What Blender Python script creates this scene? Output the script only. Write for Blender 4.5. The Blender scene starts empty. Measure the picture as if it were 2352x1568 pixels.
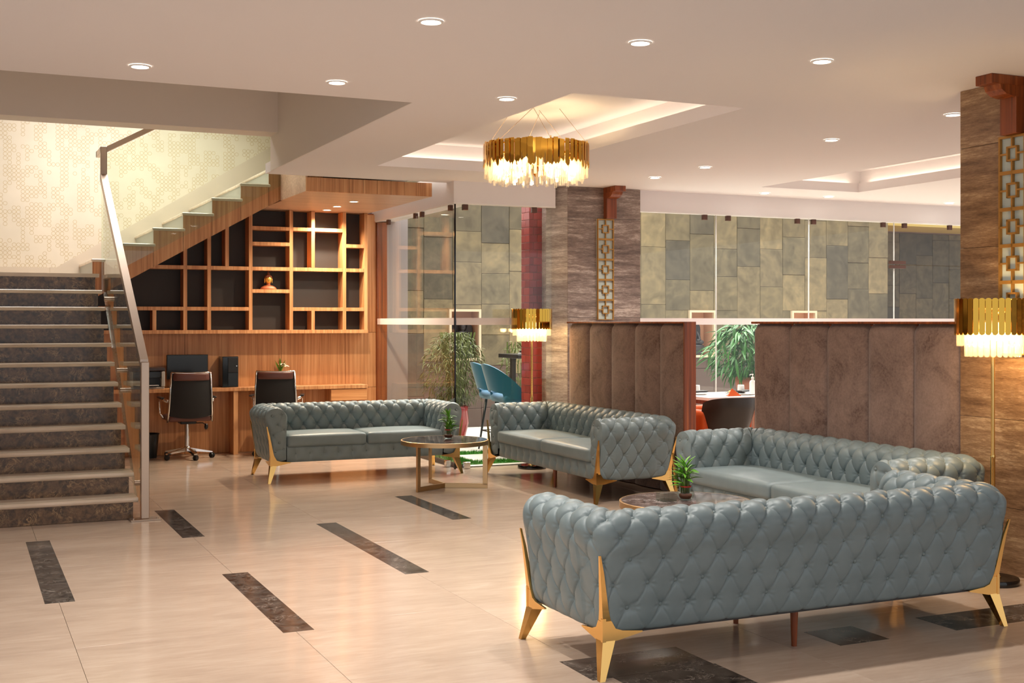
import bpy, math, random
import numpy as np
from mathutils import Vector, Matrix, Quaternion
random.seed(7)
rng = np.random.default_rng(7)
scene = bpy.context.scene
col = scene.collection
PI = math.pi

# ---------------------------------------------------------------- camera, world, exposure
cam_d = bpy.data.cameras.new('camera')
cam_d.sensor_width = 36.0
cam_d.lens = 2803.0 / 2352.0 * 36.0
cam_d.shift_y = -45.0 / 2352.0
cam_d.clip_end = 100
cam = bpy.data.objects.new('camera', cam_d)
col.objects.link(cam)
cam.location = (0, 0, 1.55)
cam.rotation_euler = (PI / 2, 0, -math.radians(24.43))
scene.camera = cam
scene.view_settings.view_transform = 'Standard'
scene.view_settings.look = 'None'
scene.view_settings.gamma = 1
scene.view_settings.use_curve_mapping = False
scene.view_settings.exposure = EXPOSURE = 0.42
scene.cycles.use_denoising = True
scene.cycles.max_bounces = 10
scene.cycles.diffuse_bounces = 5
scene.cycles.glossy_bounces = 5
scene.cycles.transmission_bounces = 6
scene.cycles.transparent_max_bounces = 24
scene.cycles.caustics_reflective = False
scene.cycles.caustics_refractive = False
scene.cycles.sample_clamp_indirect = 6.0

world = bpy.data.worlds.new('daylight')
scene.world = world
world.use_nodes = True
bgn = world.node_tree.nodes['Background']
bgn.inputs[0].default_value = (0.96, 0.975, 1.0, 1)
bgn.inputs[1].default_value = WORLD = 0.72
SPOT_W = 105.0          # each recessed ceiling downlight
COVE_E = 4.2           # LED strip in the ceiling coves
COURT_W = 1450.0        # skylight over the courtyard
STAIR_W = 64.0        # unseen upstairs ceiling light, added over the stairwell


def area(name, loc, sx, sy, w, color, rot=(0, 0, 0)):
    d = bpy.data.lights.new(name, 'AREA')
    d.spread = math.radians(130)
    d.shape = 'RECTANGLE'; d.size = sx; d.size_y = sy; d.energy = w; d.color = color
    o = bpy.data.objects.new(name, d); col.objects.link(o)
    o.location = loc; o.rotation_euler = rot
    return o


area('courtyard_skylight', (12.6, 14.6, 5.2), 16.0, 4.2, COURT_W, (1.0, 0.97, 0.92), (-0.42, 0, 0))
area('stairwell_light', (1.6, 13.7, 4.55), 2.6, 1.2, STAIR_W, (1.0, 0.97, 0.93))

# ---------------------------------------------------------------- helpers: objects


def link(name, me, parent=None, loc=None, rot=None):
    o = bpy.data.objects.new(name, me)
    col.objects.link(o)
    if parent is not None: o.parent = parent
    if loc is not None: o.location = loc
    if rot is not None: o.rotation_euler = rot
    return o


def thing(name, label, cat, loc=(0, 0, 0), rz=0.0, group=None):
    o = link(name, None, None, loc, (0, 0, rz))
    return tag(o, label, cat, group)


def tag(o, label, cat, group=None):
    o['label'] = label; o['category'] = cat
    if group: o['group'] = group
    return o


def kids(o):
    return [c for c in bpy.data.objects if c.parent is o]


def dup(o, loc, rz=None, label=None, parent=None, cache=None):
    if cache is None:
        cache = {}
        for c in bpy.data.objects:
            if c.parent is not None: cache.setdefault(c.parent.name, []).append(c)
    c = o.copy(); col.objects.link(c)
    if parent is not None: c.parent = parent
    if loc is not None: c.location = loc
    if rz is not None: c.rotation_euler = (0, 0, rz)
    if label: c['label'] = label
    for ch in cache.get(o.name, []): dup(ch, None, None, None, c, cache)
    return c


class MB:
    """collects vertices and faces of one mesh"""

    def __init__(self): self.v = []; self.f = []

    def add(self, v, f):
        n = len(self.v)
        self.v.extend([tuple(p) for p in v]); self.f.extend([tuple(i + n for i in q) for q in f]); return self

    def box(self, x0, x1, y0, y1, z0, z1, b=0.0):
        if b <= 0:
            v = [(x, y, z) for x in (x0, x1) for y in (y0, y1) for z in (z0, z1)]
            f = [(0, 1, 3, 2), (4, 6, 7, 5), (0, 4, 5, 1), (2, 3, 7, 6), (0, 2, 6, 4), (1, 5, 7, 3)]
            return self.add(v, f)
        c = ((x0 + x1) / 2, (y0 + y1) / 2, (z0 + z1) / 2); h = (abs(x1 - x0) / 2, abs(y1 - y0) / 2, abs(z1 - z0) / 2)
        b = min(b, min(h) * .9)
        idx = {}; v = []
        for sx in (-1, 1):
            for sy in (-1, 1):
                for sz in (-1, 1):
                    s = (sx, sy, sz)
                    for a in range(3):
                        p = [c[k] + s[k] * (h[k] if k == a else h[k] - b) for k in range(3)]
                        idx[(s, a)] = len(v); v.append(p)
        f = []
        for a in range(3):
            u, w = [(1, 2), (2, 0), (0, 1)][a]
            for s in (-1, 1):
                q = []
                for (p, r) in ((-1, -1), (1, -1), (1, 1), (-1, 1)):
                    k = [0, 0, 0]; k[a] = s; k[u] = p; k[w] = r; q.append(idx[(tuple(k), a)])
                f.append(q if s > 0 else q[::-1])
            for p in (-1, 1):
                for r in (-1, 1):
                    k0 = [0, 0, 0]; k1 = [0, 0, 0]
                    k0[a] = -1; k1[a] = 1
                    for k in (k0, k1): k[u] = p; k[w] = r
                    q = [idx[(tuple(k0), u)], idx[(tuple(k1), u)], idx[(tuple(k1), w)], idx[(tuple(k0), w)]]
                    f.append(q if p * r > 0 else q[::-1])
        for sx in (-1, 1):
            for sy in (-1, 1):
                for sz in (-1, 1):
                    s = (sx, sy, sz); q = [idx[(s, 0)], idx[(s, 1)], idx[(s, 2)]]
                    f.append(q if sx * sy * sz > 0 else q[::-1])
        return self.add(v, f)

    def prism(self, poly, axis, a0, a1):
        """polygon (2D) extruded along axis 0/1/2; the 2D coordinates are the other two axes in order"""
        n = len(poly); v = []
        for a in (a0, a1):
            for p in poly:
                q = list(p); q.insert(axis, a); v.append(q)
        f = [tuple(range(n))[::-1], tuple(range(n, 2 * n))]
        f += [(i, (i + 1) % n, n + (i + 1) % n, n + i) for i in range(n)]
        return self.add(v, f)

    def lathe(self, prof, seg=24, c=(0, 0, 0), cap=True, sx=1, sy=1):
        v = []; f = []
        for (r, z) in prof:
            for k in range(seg):
                a = 2 * PI * k / seg
                v.append((c[0] + r * math.cos(a) * sx, c[1] + r * math.sin(a) * sy, c[2] + z))
        m = len(prof)
        for i in range(m - 1):
            for k in range(seg):
                k2 = (k + 1) % seg
                f.append((i * seg + k, i * seg + k2, (i + 1) * seg + k2, (i + 1) * seg + k))
        if cap:
            f.append(tuple(range(seg))[::-1]); f.append(tuple((m - 1) * seg + k for k in range(seg)))
        return self.add(v, f)

    def tube(self, pts, r, seg=8, closed=False, rs=None, flat=1.0):
        P = [Vector(p) for p in pts]; n = len(P); v = []; f = []
        up = Vector((0, 0, 1)); prev = None
        for i in range(n):
            if closed: t = P[(i + 1) % n] - P[i - 1]
            else: t = P[min(i + 1, n - 1)] - P[max(i - 1, 0)]
            t.normalize()
            if prev is None:
                x = t.cross(up)
                if x.length < .05: x = t.cross(Vector((0, 1, 0)))
                x.normalize()
            else:
                x = prev - t * prev.dot(t); x.normalize()
            prev = x; y = t.cross(x)
            rr = rs[i] if rs else r
            for k in range(seg):
                a = 2 * PI * k / seg
                v.append(P[i] + x * (rr * math.cos(a)) + y * (rr * math.sin(a) * flat))
        for i in range(n if closed else n - 1):
            for k in range(seg):
                k2 = (k + 1) % seg; j = (i + 1) % n
                f.append((i * seg + k, i * seg + k2, j * seg + k2, j * seg + k))
        if not closed:
            f.append(tuple(range(seg))[::-1]); f.append(tuple((n - 1) * seg + k for k in range(seg)))
        return self.add(v, f)

    def ball(self, c, r, seg=12, rings=8, s=(1, 1, 1)):
        prof = [(max(1e-4, math.sin(PI * i / rings)) * r, -math.cos(PI * i / rings) * r) for i in range(rings + 1)]
        v0 = len(self.v)
        self.lathe(prof, seg, (0, 0, 0))
        for i in range(v0, len(self.v)):
            p = self.v[i]; self.v[i] = (c[0] + p[0] * s[0], c[1] + p[1] * s[1], c[2] + p[2] * s[2])
        return self

    def soft(self, x0, x1, y0, y1, z0, z1, r, n=10, crown=0.0, puff=0.0):
        """soft padded box: rounded edges, optional crown on top and puff on the sides"""
        c = np.array([(x0 + x1) / 2, (y0 + y1) / 2, (z0 + z1) / 2]); h = np.array([x1 - x0, y1 - y0, z1 - z0]) / 2
        g = np.linspace(-1, 1, n + 1)
        g = np.sign(g) * (1 - (1 - np.abs(g)) ** 1.6)
        for a in range(3):
            u, w = [(1, 2), (2, 0), (0, 1)][a]
            for s in (-1, 1):
                v = []
                for i in g:
                    for j in g:
                        q = np.zeros(3); q[a] = s; q[u] = i; q[w] = j
                        p = q * h; inner = np.clip(p, -(h - r), h - r); d = p - inner
                        L = np.linalg.norm(d)
                        p = inner + d / L * r if L > 1e-9 else p
                        p[2] += crown * (1 - q[0] ** 2) * (1 - q[1] ** 2) * (1 if q[2] > 0 else 0) * max(q[2], 0)
                        if puff:
                            p[1] += puff * q[1] * (1 - q[0] ** 4) * (1 - q[2] ** 2)
                            p[0] += puff * q[0] * (1 - q[1] ** 4) * (1 - q[2] ** 2)
                        v.append(c + p)
                f = []
                m = n + 1
                for i in range(n):
                    for j in range(n):
                        q = (i * m + j, (i + 1) * m + j, (i + 1) * m + j + 1, i * m + j + 1)
                        f.append(q if s > 0 else q[::-1])
                self.add(v, f)
        return self

    def mesh(self, name, m, smooth=False, weld=False):
        me = bpy.data.meshes.new(name)
        me.from_pydata(self.v, [], self.f)
        if m is not None: me.materials.append(m)
        if weld:
            import bmesh
            bm = bmesh.new(); bm.from_mesh(me); bmesh.ops.remove_doubles(bm, verts=bm.verts, dist=1e-5); bm.to_mesh(me); bm.free()
        if smooth is True:
            me.polygons.foreach_set('use_smooth', [True] * len(me.polygons))
        elif smooth:
            me.polygons.foreach_set('use_smooth', [True] * len(me.polygons))
            me.set_sharp_from_angle(angle=math.radians(smooth))
        me.update()
        return me

    def obj(self, name, m, parent=None, smooth=False, loc=None, rot=None, weld=False):
        return link(name, self.mesh(name, m, smooth, weld), parent, loc, rot)


def bx(name, m, parent, x0, x1, y0, y1, z0, z1, b=0.0):
    return MB().box(x0, x1, y0, y1, z0, z1, b).obj(name, m, parent)


def structure(o):
    o['kind'] = 'structure'; return o


# ---------------------------------------------------------------- materials


def lin(r, g, b):
    f = lambda c: ((c / 255) / 12.92 if c / 255 <= .04045 else ((c / 255 + .055) / 1.055) ** 2.4)
    return (f(r), f(g), f(b), 1)


class Mat:
    def __init__(self, name, rough=.5, metal=0.0, color=(.8, .8, .8, 1), spec=.5):
        self.m = bpy.data.materials.new(name); self.m.use_nodes = True
        self.nt = self.m.node_tree; self.b = self.nt.nodes['Principled BSDF']
        self.out = self.nt.nodes['Material Output']
        self.b.inputs['Base Color'].default_value = color
        self.b.inputs['Roughness'].default_value = rough
        self.b.inputs['Metallic'].default_value = metal
        self.b.inputs['Specular IOR Level'].default_value = spec

    def n(self, t, **kw):
        nd = self.nt.nodes.new(t)
        for k, v in kw.items(): setattr(nd, k, v)
        return nd

    def l(self, a, b): self.nt.links.new(a, b)

    def coord(self, scale=(1, 1, 1), rnd=0.0):
        tc = self.n('ShaderNodeTexCoord'); mp = self.n('ShaderNodeMapping')
        mp.inputs['Scale'].default_value = scale
        self.l(tc.outputs['Object'], mp.inputs['Vector'])
        if rnd:
            oi = self.n('ShaderNodeObjectInfo'); mu = self.n('ShaderNodeMath', operation='MULTIPLY')
            mu.inputs[1].default_value = rnd; self.l(oi.outputs['Random'], mu.inputs[0])
            self.l(mu.outputs[0], mp.inputs['Location'])
        return mp.outputs['Vector']

    def noise(self, vec, scale, detail=4, rough=.55, dist=0.0):
        x = self.n('ShaderNodeTexNoise')
        x.inputs['Scale'].default_value = scale; x.inputs['Detail'].default_value = detail
        x.inputs['Roughness'].default_value = rough; x.inputs['Distortion'].default_value = dist
        self.l(vec, x.inputs['Vector']); return x.outputs['Fac']

    def ramp(self, fac, stops):
        r = self.n('ShaderNodeValToRGB'); e = r.color_ramp.elements
        while len(e) < len(stops): e.new(.5)
        for k, (p, c) in enumerate(stops): e[k].position = p; e[k].color = c
        self.l(fac, r.inputs['Fac']); return r.outputs['Color']

    def mix(self, fac, a, b, mode='MIX'):
        x = self.n('ShaderNodeMix', data_type='RGBA', blend_type=mode)
        for s, v in ((x.inputs[0], fac), (x.inputs[6], a), (x.inputs[7], b)):
            if hasattr(v, 'links'): self.l(v, s)
            else: s.default_value = v
        return x.outputs[2]

    def math(self, op, a, b=0.0, c=None):
        x = self.n('ShaderNodeMath', operation=op)
        for s, v in zip(x.inputs, (a, b, c)):
            if v is None: continue
            if hasattr(v, 'links'): self.l(v, s)
            else: s.default_value = v
        return x.outputs[0]

    def color(self, c): self.l(c, self.b.inputs['Base Color']); return self

    def rough(self, c): self.l(c, self.b.inputs['Roughness']); return self

    def bump(self, h, strength=.3, dist=.01):
        x = self.n('ShaderNodeBump'); x.inputs['Strength'].default_value = strength; x.inputs['Distance'].default_value = dist
        self.l(h, x.inputs['Height']); self.l(x.outputs['Normal'], self.b.inputs['Normal']); return self


def plain(name, rgb, rough=.5, metal=0.0, spec=.5):
    return Mat(name, rough, metal, lin(*rgb), spec).m


def m_wood(name, c0, c1, c2, rough=.38, axis=2, fine=1.0):
    t = Mat(name, rough)
    s = [38 * fine, 38 * fine, 38 * fine]; s[axis] = .9
    v = t.coord(tuple(s), 17.0)
    f = t.noise(v, 1.0, 5, .6, .25)
    s2 = [4, 4, 4]; s2[axis] = .35
    f2 = t.noise(t.coord(tuple(s2), 9.0), 1.0, 3)
    k = t.math('ADD', t.math('MULTIPLY', f, .75), t.math('MULTIPLY', f2, .3))
    t.color(t.ramp(k, [(.36, c0), (.52, c1), (.68, c2)])).bump(f, .06, .003)
    return t.m


def m_stone_band(name, cols, scale=1.0, rough=.28):
    """banded vein-cut travertine"""
    t = Mat(name, rough)
    v = t.coord((3.2 * scale, 3.2 * scale, 26 * scale), 3.0)
    f = t.noise(v, 1.0, 10, .72, .05)
    g = t.noise(t.coord((22 * scale, 22 * scale, 130 * scale), 3.0), 1.0, 8, .75, .1)
    b_ = t.noise(t.coord((.7 * scale, .7 * scale, 7 * scale), 3.0), 1.0, 4, .6, .1)
    k = t.math('ADD', t.math('ADD', t.math('MULTIPLY', f, .38), t.math('MULTIPLY', g, .30)), t.math('MULTIPLY', b_, .32))
    t.color(t.ramp(k, [(.38, cols[0]), (.47, cols[1]), (.535, cols[2]), (.61, cols[3])])).bump(k, .1, .004)
    return t.m


def m_marble_dark(name, base0, base1, vein, rough=.12, s=1.0):
    t = Mat(name, rough)
    v = t.coord((s, s, s), 11.0)
    f = t.noise(v, 9, 8, .7, .4)
    w = t.noise(v, 4.5, 9, .66, 1.6)
    line = t.math('ABSOLUTE', t.math('SUBTRACT', w, .5))
    ln = t.ramp(line, [(.0, (1, 1, 1, 1)), (.012, (.35, .35, .35, 1)), (.035, (0, 0, 0, 1))])
    base = t.ramp(f, [(.38, base0), (.62, base1)])
    msk = t.math('MULTIPLY', ln, t.ramp(t.noise(v, 3, 2), [(.42, (0, 0, 0, 1)), (.62, (1, 1, 1, 1))]))
    t.color(t.mix(msk, base, vein))
    return t.m


def schlick(nt, f0, kg=1.0):
    g = nt.nodes.new('ShaderNodeNewGeometry'); d = nt.nodes.new('ShaderNodeVectorMath'); d.operation = 'DOT_PRODUCT'
    nt.links.new(g.outputs['Incoming'], d.inputs[0]); nt.links.new(g.outputs['Normal'], d.inputs[1])
    def mt(op, a, b):
        x = nt.nodes.new('ShaderNodeMath'); x.operation = op
        for s_, v_ in zip(x.inputs, (a, b)):
            if hasattr(v_, 'links'): nt.links.new(v_, s_)
            elif v_ is not None: s_.default_value = v_
        return x
    ab = mt('ABSOLUTE', d.outputs['Value'], None)
    om = mt('SUBTRACT', 1.0, ab.outputs[0]); pw = mt('POWER', om.outputs[0], 5.0)
    m1 = mt('MULTIPLY', pw.outputs[0], (1 - f0) * kg)
    return mt('ADD', m1.outputs[0], f0)


def m_glass(name, tint=(.965, .98, .97, 1), ior=1.5, rough=0.0, kg=1.0):
    m = bpy.data.materials.new(name); m.use_nodes = True; nt = m.node_tree
    for n in list(nt.nodes): nt.nodes.remove(n)
    out = nt.nodes.new('ShaderNodeOutputMaterial'); mx = nt.nodes.new('ShaderNodeMixShader')
    tr = nt.nodes.new('ShaderNodeBsdfTransparent'); gl = nt.nodes.new('ShaderNodeBsdfGlossy')
    tr.inputs[0].default_value = tint; gl.inputs['Roughness'].default_value = rough
    fr = schlick(nt, ((ior - 1) / (ior + 1)) ** 2, kg)
    nt.links.new(fr.outputs[0], mx.inputs[0]); nt.links.new(tr.outputs[0], mx.inputs[1]); nt.links.new(gl.outputs[0], mx.inputs[2])
    nt.links.new(mx.outputs[0], out.inputs[0])
    return m


def m_emit(name, color, e):
    t = Mat(name, .4, 0, color)
    t.b.inputs['Emission Color'].default_value = color; t.b.inputs['Emission Strength'].default_value = e
    return t.m


def m_crystal(name, tlw=.26):
    m = bpy.data.materials.new(name); m.use_nodes = True; nt = m.node_tree
    for n in list(nt.nodes): nt.nodes.remove(n)
    out = nt.nodes.new('ShaderNodeOutputMaterial')
    tr = nt.nodes.new('ShaderNodeBsdfTransparent'); tl = nt.nodes.new('ShaderNodeBsdfTranslucent'); gl = nt.nodes.new('ShaderNodeBsdfGlossy')
    fr = schlick(nt, .07); m1 = nt.nodes.new('ShaderNodeMixShader'); m2 = nt.nodes.new('ShaderNodeMixShader')
    tr.inputs[0].default_value = (.98, .96, .92, 1); tl.inputs[0].default_value = (1, .95, .86, 1); gl.inputs['Roughness'].default_value = .05
    m1.inputs[0].default_value = tlw
    nt.links.new(tr.outputs[0], m1.inputs[1]); nt.links.new(tl.outputs[0], m1.inputs[2])
    nt.links.new(fr.outputs[0], m2.inputs[0]); nt.links.new(m1.outputs[0], m2.inputs[1]); nt.links.new(gl.outputs[0], m2.inputs[2])
    nt.links.new(m2.outputs[0], out.inputs[0])
    return m


W = {}
W['paint'] = plain('ceiling_paint', (233, 228, 227), .75, 0, .25)
W['paint_warm'] = plain('stairwell_paint', (228, 219, 209), .8, 0, .2)
W['paint_grey'] = plain('grey_render', (150, 140, 138), .8)
W['white'] = plain('white_metal', (235, 232, 228), .35)

t = Mat('beige_marble_tile', .13)
v = t.coord((1.2, 3.2, 1), 40.0)
f = t.noise(v, 1.6, 8, .6, .6); g = t.noise(t.coord((3, 22, 1), 40.0), 2.0, 5, .6, .3)
k = t.math('ADD', t.math('MULTIPLY', f, .6), t.math('MULTIPLY', g, .4))
t.color(t.ramp(k, [(.3, lin(174, 152, 134)), (.5, lin(188, 166, 147)), (.7, lin(200, 180, 161))]))
t.rough(t.math('ADD', .10, t.math('MULTIPLY', f, .07)))
W['floor'] = t.m
W['floor_base'] = plain('floor_bed', (150, 130, 112), .6)
W['marble_dark'] = m_marble_dark('dark_emperador', lin(26, 23, 22), lin(84, 76, 70), lin(150, 140, 130), .14, 2.2)
W['riser'] = m_marble_dark('emperador_riser', lin(58, 41, 27), lin(112, 83, 56), lin(176, 142, 100), .16, 2.4)
W['table_marble'] = m_marble_dark('table_marble', lin(52, 46, 46), lin(110, 96, 92), lin(190, 180, 176), .06, 1.6)
t = Mat('cream_tread', .25)
t.color(t.ramp(t.noise(t.coord((1, 8, 8), 5), 2.5, 6), [(.3, lin(196, 178, 158)), (.7, lin(222, 206, 188))]))
W['tread'] = t.m
W['wood'] = m_wood('teak_veneer', lin(164, 106, 62), lin(198, 139, 90), lin(218, 165, 116))
W['wood_h'] = m_wood('teak_veneer_flat', lin(176, 116, 68), lin(212, 148, 94), lin(230, 174, 120), axis=0)
W['wood_lit'] = m_wood('lit_teak_veneer', lin(176, 142, 116), lin(200, 166, 138), lin(218, 188, 162), axis=0)  # paler teak copy: light reflected by the canopy boards put into the colour
W['wood_dark'] = m_wood('rosewood', lin(84, 38, 12), lin(130, 62, 24), lin(160, 86, 40), .3)
W['shelf_back'] = plain('shelf_back_laminate', (44, 38, 36), .55)
W['trav'] = m_stone_band('brown_travertine', [lin(84, 60, 42), lin(124, 93, 66), lin(148, 116, 86), lin(190, 160, 124)])
W['trav_grey'] = m_stone_band('grey_brown_travertine', [lin(78, 64, 56), lin(116, 98, 88), lin(146, 128, 116), lin(206, 190, 176)], 1.1)
W['trav_lit'] = m_stone_band('lit_travertine', [lin(116, 104, 100), lin(156, 144, 138), lin(184, 174, 168), lin(222, 214, 208)], 1.1)  # paler pillar stone: light on the left face put into the colour
t = Mat('velvet', .8, 0, spec=.2)
v = t.coord((1, 1, 1), 7.0)
f = t.noise(v, 3.2, 6, .7, .8); g = t.noise(v, 60, 4, .7)
k = t.math('ADD', t.math('MULTIPLY', f, .65), t.math('MULTIPLY', g, .35))
t.color(t.ramp(k, [(.36, lin(96, 75, 66)), (.46, lin(124, 102, 92)), (.64, lin(148, 124, 112))])).bump(g, .15, .003)
t.b.inputs['Sheen Weight'].default_value = .25; t.b.inputs['Sheen Roughness'].default_value = .4
W['velvet'] = t.m
t = Mat('sage_leather', .42, 0, spec=.45)
v = t.coord((1, 1, 1))
g = t.noise(v, 260, 3, .6); f = t.noise(v, 5, 3)
t.color(t.ramp(f, [(.3, lin(106, 120, 123)), (.7, lin(118, 132, 135))])).bump(g, .06, .001)
W['leather'] = t.m
W['button'] = plain('button_leather', (104, 118, 119), .45)
W['gold'] = Mat('polished_gold', .16, 1.0, (.86, .52, .17, 1)).m
W['brass'] = Mat('lamp_brass', .22, 1.0, (.80, .55, .20, 1)).m
W['bronze'] = Mat('brushed_bronze', .34, 1.0, (.56, .38, .2, 1)).m
W['gold_strip'] = Mat('mirror_gold_strip', .07, 1.0, (.66, .38, .06, 1)).m
W['chrome'] = Mat('chrome', .12, 1.0, (.8, .79, .78, 1)).m
W['steel'] = Mat('brushed_steel_rail', .36, 1.0, (.50, .395, .315, 1)).m
W['black'] = plain('black_plastic', (20, 20, 22), .35)
W['gloss_black'] = plain('gloss_black', (12, 11, 12), .08)
W['screen'] = plain('dark_screen', (24, 27, 30), .2)
W['mesh_fabric'] = plain('black_mesh_fabric', (22, 22, 25), .75)
W['brown_leather'] = plain('brown_leather', (92, 52, 44), .4)
W['dark_leather'] = plain('dark_leather', (52, 46, 42), .4)
W['orange'] = plain('orange_upholstery', (205, 84, 22), .6)
W['printer_grey'] = plain('printer_grey', (176, 172, 168), .4)
W['glass'] = m_glass('clear_glass', ior=1.42, kg=.55)
W['stair_glass'] = m_glass('stair_glass', (.93, .98, .93, 1))
W['glass_edge'] = m_glass('glass_edge', (.5, .68, .6, 1), 1.5)
W['vase_glass'] = m_glass('vase_glass', (.92, .95, .93, 1), 1.35)
W['frost'] = None
m = bpy.data.materials.new('frosted_band'); m.use_nodes = True; nt = m.node_tree
b = nt.nodes['Principled BSDF']; b.inputs['Base Color'].default_value = lin(232, 222, 220); b.inputs['Roughness'].default_value = .6; b.inputs['Alpha'].default_value = .78
W['frost'] = m
W['lamp_on'] = m_emit('downlight_lens', (1, .93, .82, 1), 14)
W['spot_on'] = m_emit('canopy_spot_lens', (1, .85, .62, 1), 20)
W['bulb'] = m_emit('warm_bulb', (1, .66, .28, 1), 13)
W['led'] = m_emit('cove_led', (1, .84, .66, 1), COVE_E)
W['led_white'] = m_emit('header_led', (1, .92, .84, 1), 3.0)
W['crystal'] = m_crystal('crystal')
W['crystal_lamp'] = m_crystal('lamp_crystal', .10)
W['backing'] = plain('lattice_backing', (196, 206, 196), .35)
W['fret'] = plain('gold_painted_fret', (176, 128, 62), .35, .5)
W['clamp'] = plain('brown_clamp', (92, 64, 54), .35, .6)
W['blue'] = plain('teal_velvet', (8, 104, 138), .7)
t = Mat('teal_stool_velvet', .75, 0, lin(6, 96, 130), .2); t.b.inputs['Sheen Weight'].default_value = .4
W['blue'] = t.m
W['red_pot'] = plain('red_glazed_pot', (160, 44, 44), .18)
W['terracotta'] = plain('terracotta_pot', (150, 84, 56), .7)
W['leaf'] = plain('bright_leaf', (92, 150, 40), .45)
W['leaf_dark'] = plain('bamboo_leaf', (40, 94, 24), .5)
W['leaf_olive'] = plain('olive_leaf', (84, 92, 40), .6)
W['stem'] = plain('stem_green', (92, 110, 50), .5)
W['turf'] = plain('turf_green', (66, 140, 46), .8)
W['paver'] = plain('white_paver', (206, 202, 192), .5)
W['carved'] = plain('dark_carved_stone', (40, 36, 38), .5)
W['niche'] = plain('niche_stone', (206, 186, 156), .6)
W['niche_in'] = plain('niche_lining', (206, 160, 128), .7)
W['riser_grey'] = plain('grey_marble_riser', (150, 150, 140), .35)
W['yellow'] = plain('yellow_lit_soffit', (240, 208, 120), .7)  # yellow light on the far soffit put into its colour; reused for sauce
t = Mat('slate_slab', .7)
oi = t.n('ShaderNodeObjectInfo')
v = t.coord((1, 1, 1), 23.0)
f = t.noise(v, 2.2, 9, .66, 1.2); g = t.noise(v, 7, 8, .7, .5)
c1 = t.ramp(oi.outputs['Random'], [(0, lin(92, 83, 64)), (.25, lin(124, 109, 80)), (.5, lin(108, 96, 71)), (.75, lin(80, 73, 60)), (.9, lin(132, 116, 85)), (1, lin(112, 100, 75))])
sh = t.ramp(t.math('ADD', t.math('MULTIPLY', f, .6), t.math('MULTIPLY', g, .4)), [(.34, (.5, .49, .47, 1)), (.5, (.9, .9, .9, 1)), (.64, (1.35, 1.32, 1.25, 1))])
t.color(t.mix(1.0, c1, sh, 'MULTIPLY'))
W['slate'] = t.m
W['slate_low'] = plain('low_slate', (84, 66, 58), .7)  # darker, browner tone for slabs low on the wall
t = Mat('red_glazed_brick', .25)
oi = t.n('ShaderNodeObjectInfo')
t.color(t.ramp(oi.outputs['Random'], [(0, lin(128, 44, 44)), (1, lin(158, 62, 58))]))
W['brick'] = t.m
W['grout'] = plain('pale_grout', (150, 122, 110), .8)
# wallpaper: clusters of fine ring outlines on cream
t = Mat('ring_wallpaper', .6, 0, spec=.3)
tc = t.n('ShaderNodeTexCoord'); sp = t.n('ShaderNodeSeparateXYZ'); t.l(tc.outputs['Object'], sp.inputs[0])
cell = .046
ux = t.math('DIVIDE', sp.outputs['X'], cell); uz = t.math('DIVIDE', sp.outputs['Z'], cell)
fx = t.math('SUBTRACT', t.math('FRACT', ux), .5); fz = t.math('SUBTRACT', t.math('FRACT', uz), .5)
d = t.math('SQRT', t.math('ADD', t.math('POWER', t.math('ABSOLUTE', fx), 2.0), t.math('POWER', t.math('ABSOLUTE', fz), 2.0)))
ring = t.math('LESS_THAN', t.math('ABSOLUTE', t.math('SUBTRACT', d, .44)), .055)
cx = t.math('FLOOR', ux); cz = t.math('FLOOR', uz)
cb = t.n('ShaderNodeCombineXYZ'); t.l(t.math('MULTIPLY', cx, .41), cb.inputs[0]); t.l(t.math('MULTIPLY', cz, .21), cb.inputs[1])
on = t.math('GREATER_THAN', t.noise(cb.outputs[0], 1.0, 2, .5), .49)
v = t.coord((1, 1, 1)); bl = t.noise(v, 1.3, 4)
base = t.ramp(bl, [(.35, lin(212, 202, 184)), (.65, lin(226, 214, 196))])
t.color(t.mix(t.math('MULTIPLY', t.math('MULTIPLY', ring, on), .6), base, lin(176, 150, 92)))
W['wallpaper'] = t.m
W['skirt'] = plain('marble_skirting', (206, 192, 174), .35)

# ================================================================ SETTING
CZ = 3.03      # main ceiling
GY = 11.95     # glass line facing the hall
GX = 4.77      # return glass beside the desk wall
# ---------------------------------------------------------------- floor: marble tiles with dark inlay strips
floor = structure(bx('floor', W['floor_base'], None, -4, 13.5, .2, 15.2, -.2, -.012))
P = 1.033
tile_me = MB().box(-P / 2 + .0008, P / 2 - .0008, -P / 2 + .0008, P / 2 - .0008, -.012, 0, .0007).mesh('floor_tile', W['floor'])
for i in range(-4, 13):
    for j in range(-6, 8):
        link('floor_tile', tile_me, floor, (.51 + P * (i + .5), 7.17 + P * (j + .5), 0))
for (x, y0, y1) in ((.515, 7.17, 9.24), (1.557, 6.01, 7.56), (2.583, 7.10, 9.15), (3.612, 8.90, 10.30), (1.548, 8.95, 10.33),
                    (4.66, 7.4, 9.3)):
    bx('marble_strip', W['marble_dark'], floor, x - .079, x + .079, y0, y1, -.008, .0006)
for (x0, x1, y0, y1) in ((2.50, 3.12, 4.66, 4.98), (2.60, 3.13, 4.02, 4.662), (3.85, 4.15, 4.67, 4.95), (4.57, 6.2, 4.66, 4.95)):
    bx('marble_strip', W['marble_dark'], floor, x0, x1, y0, y1, -.008, .0006)

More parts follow.
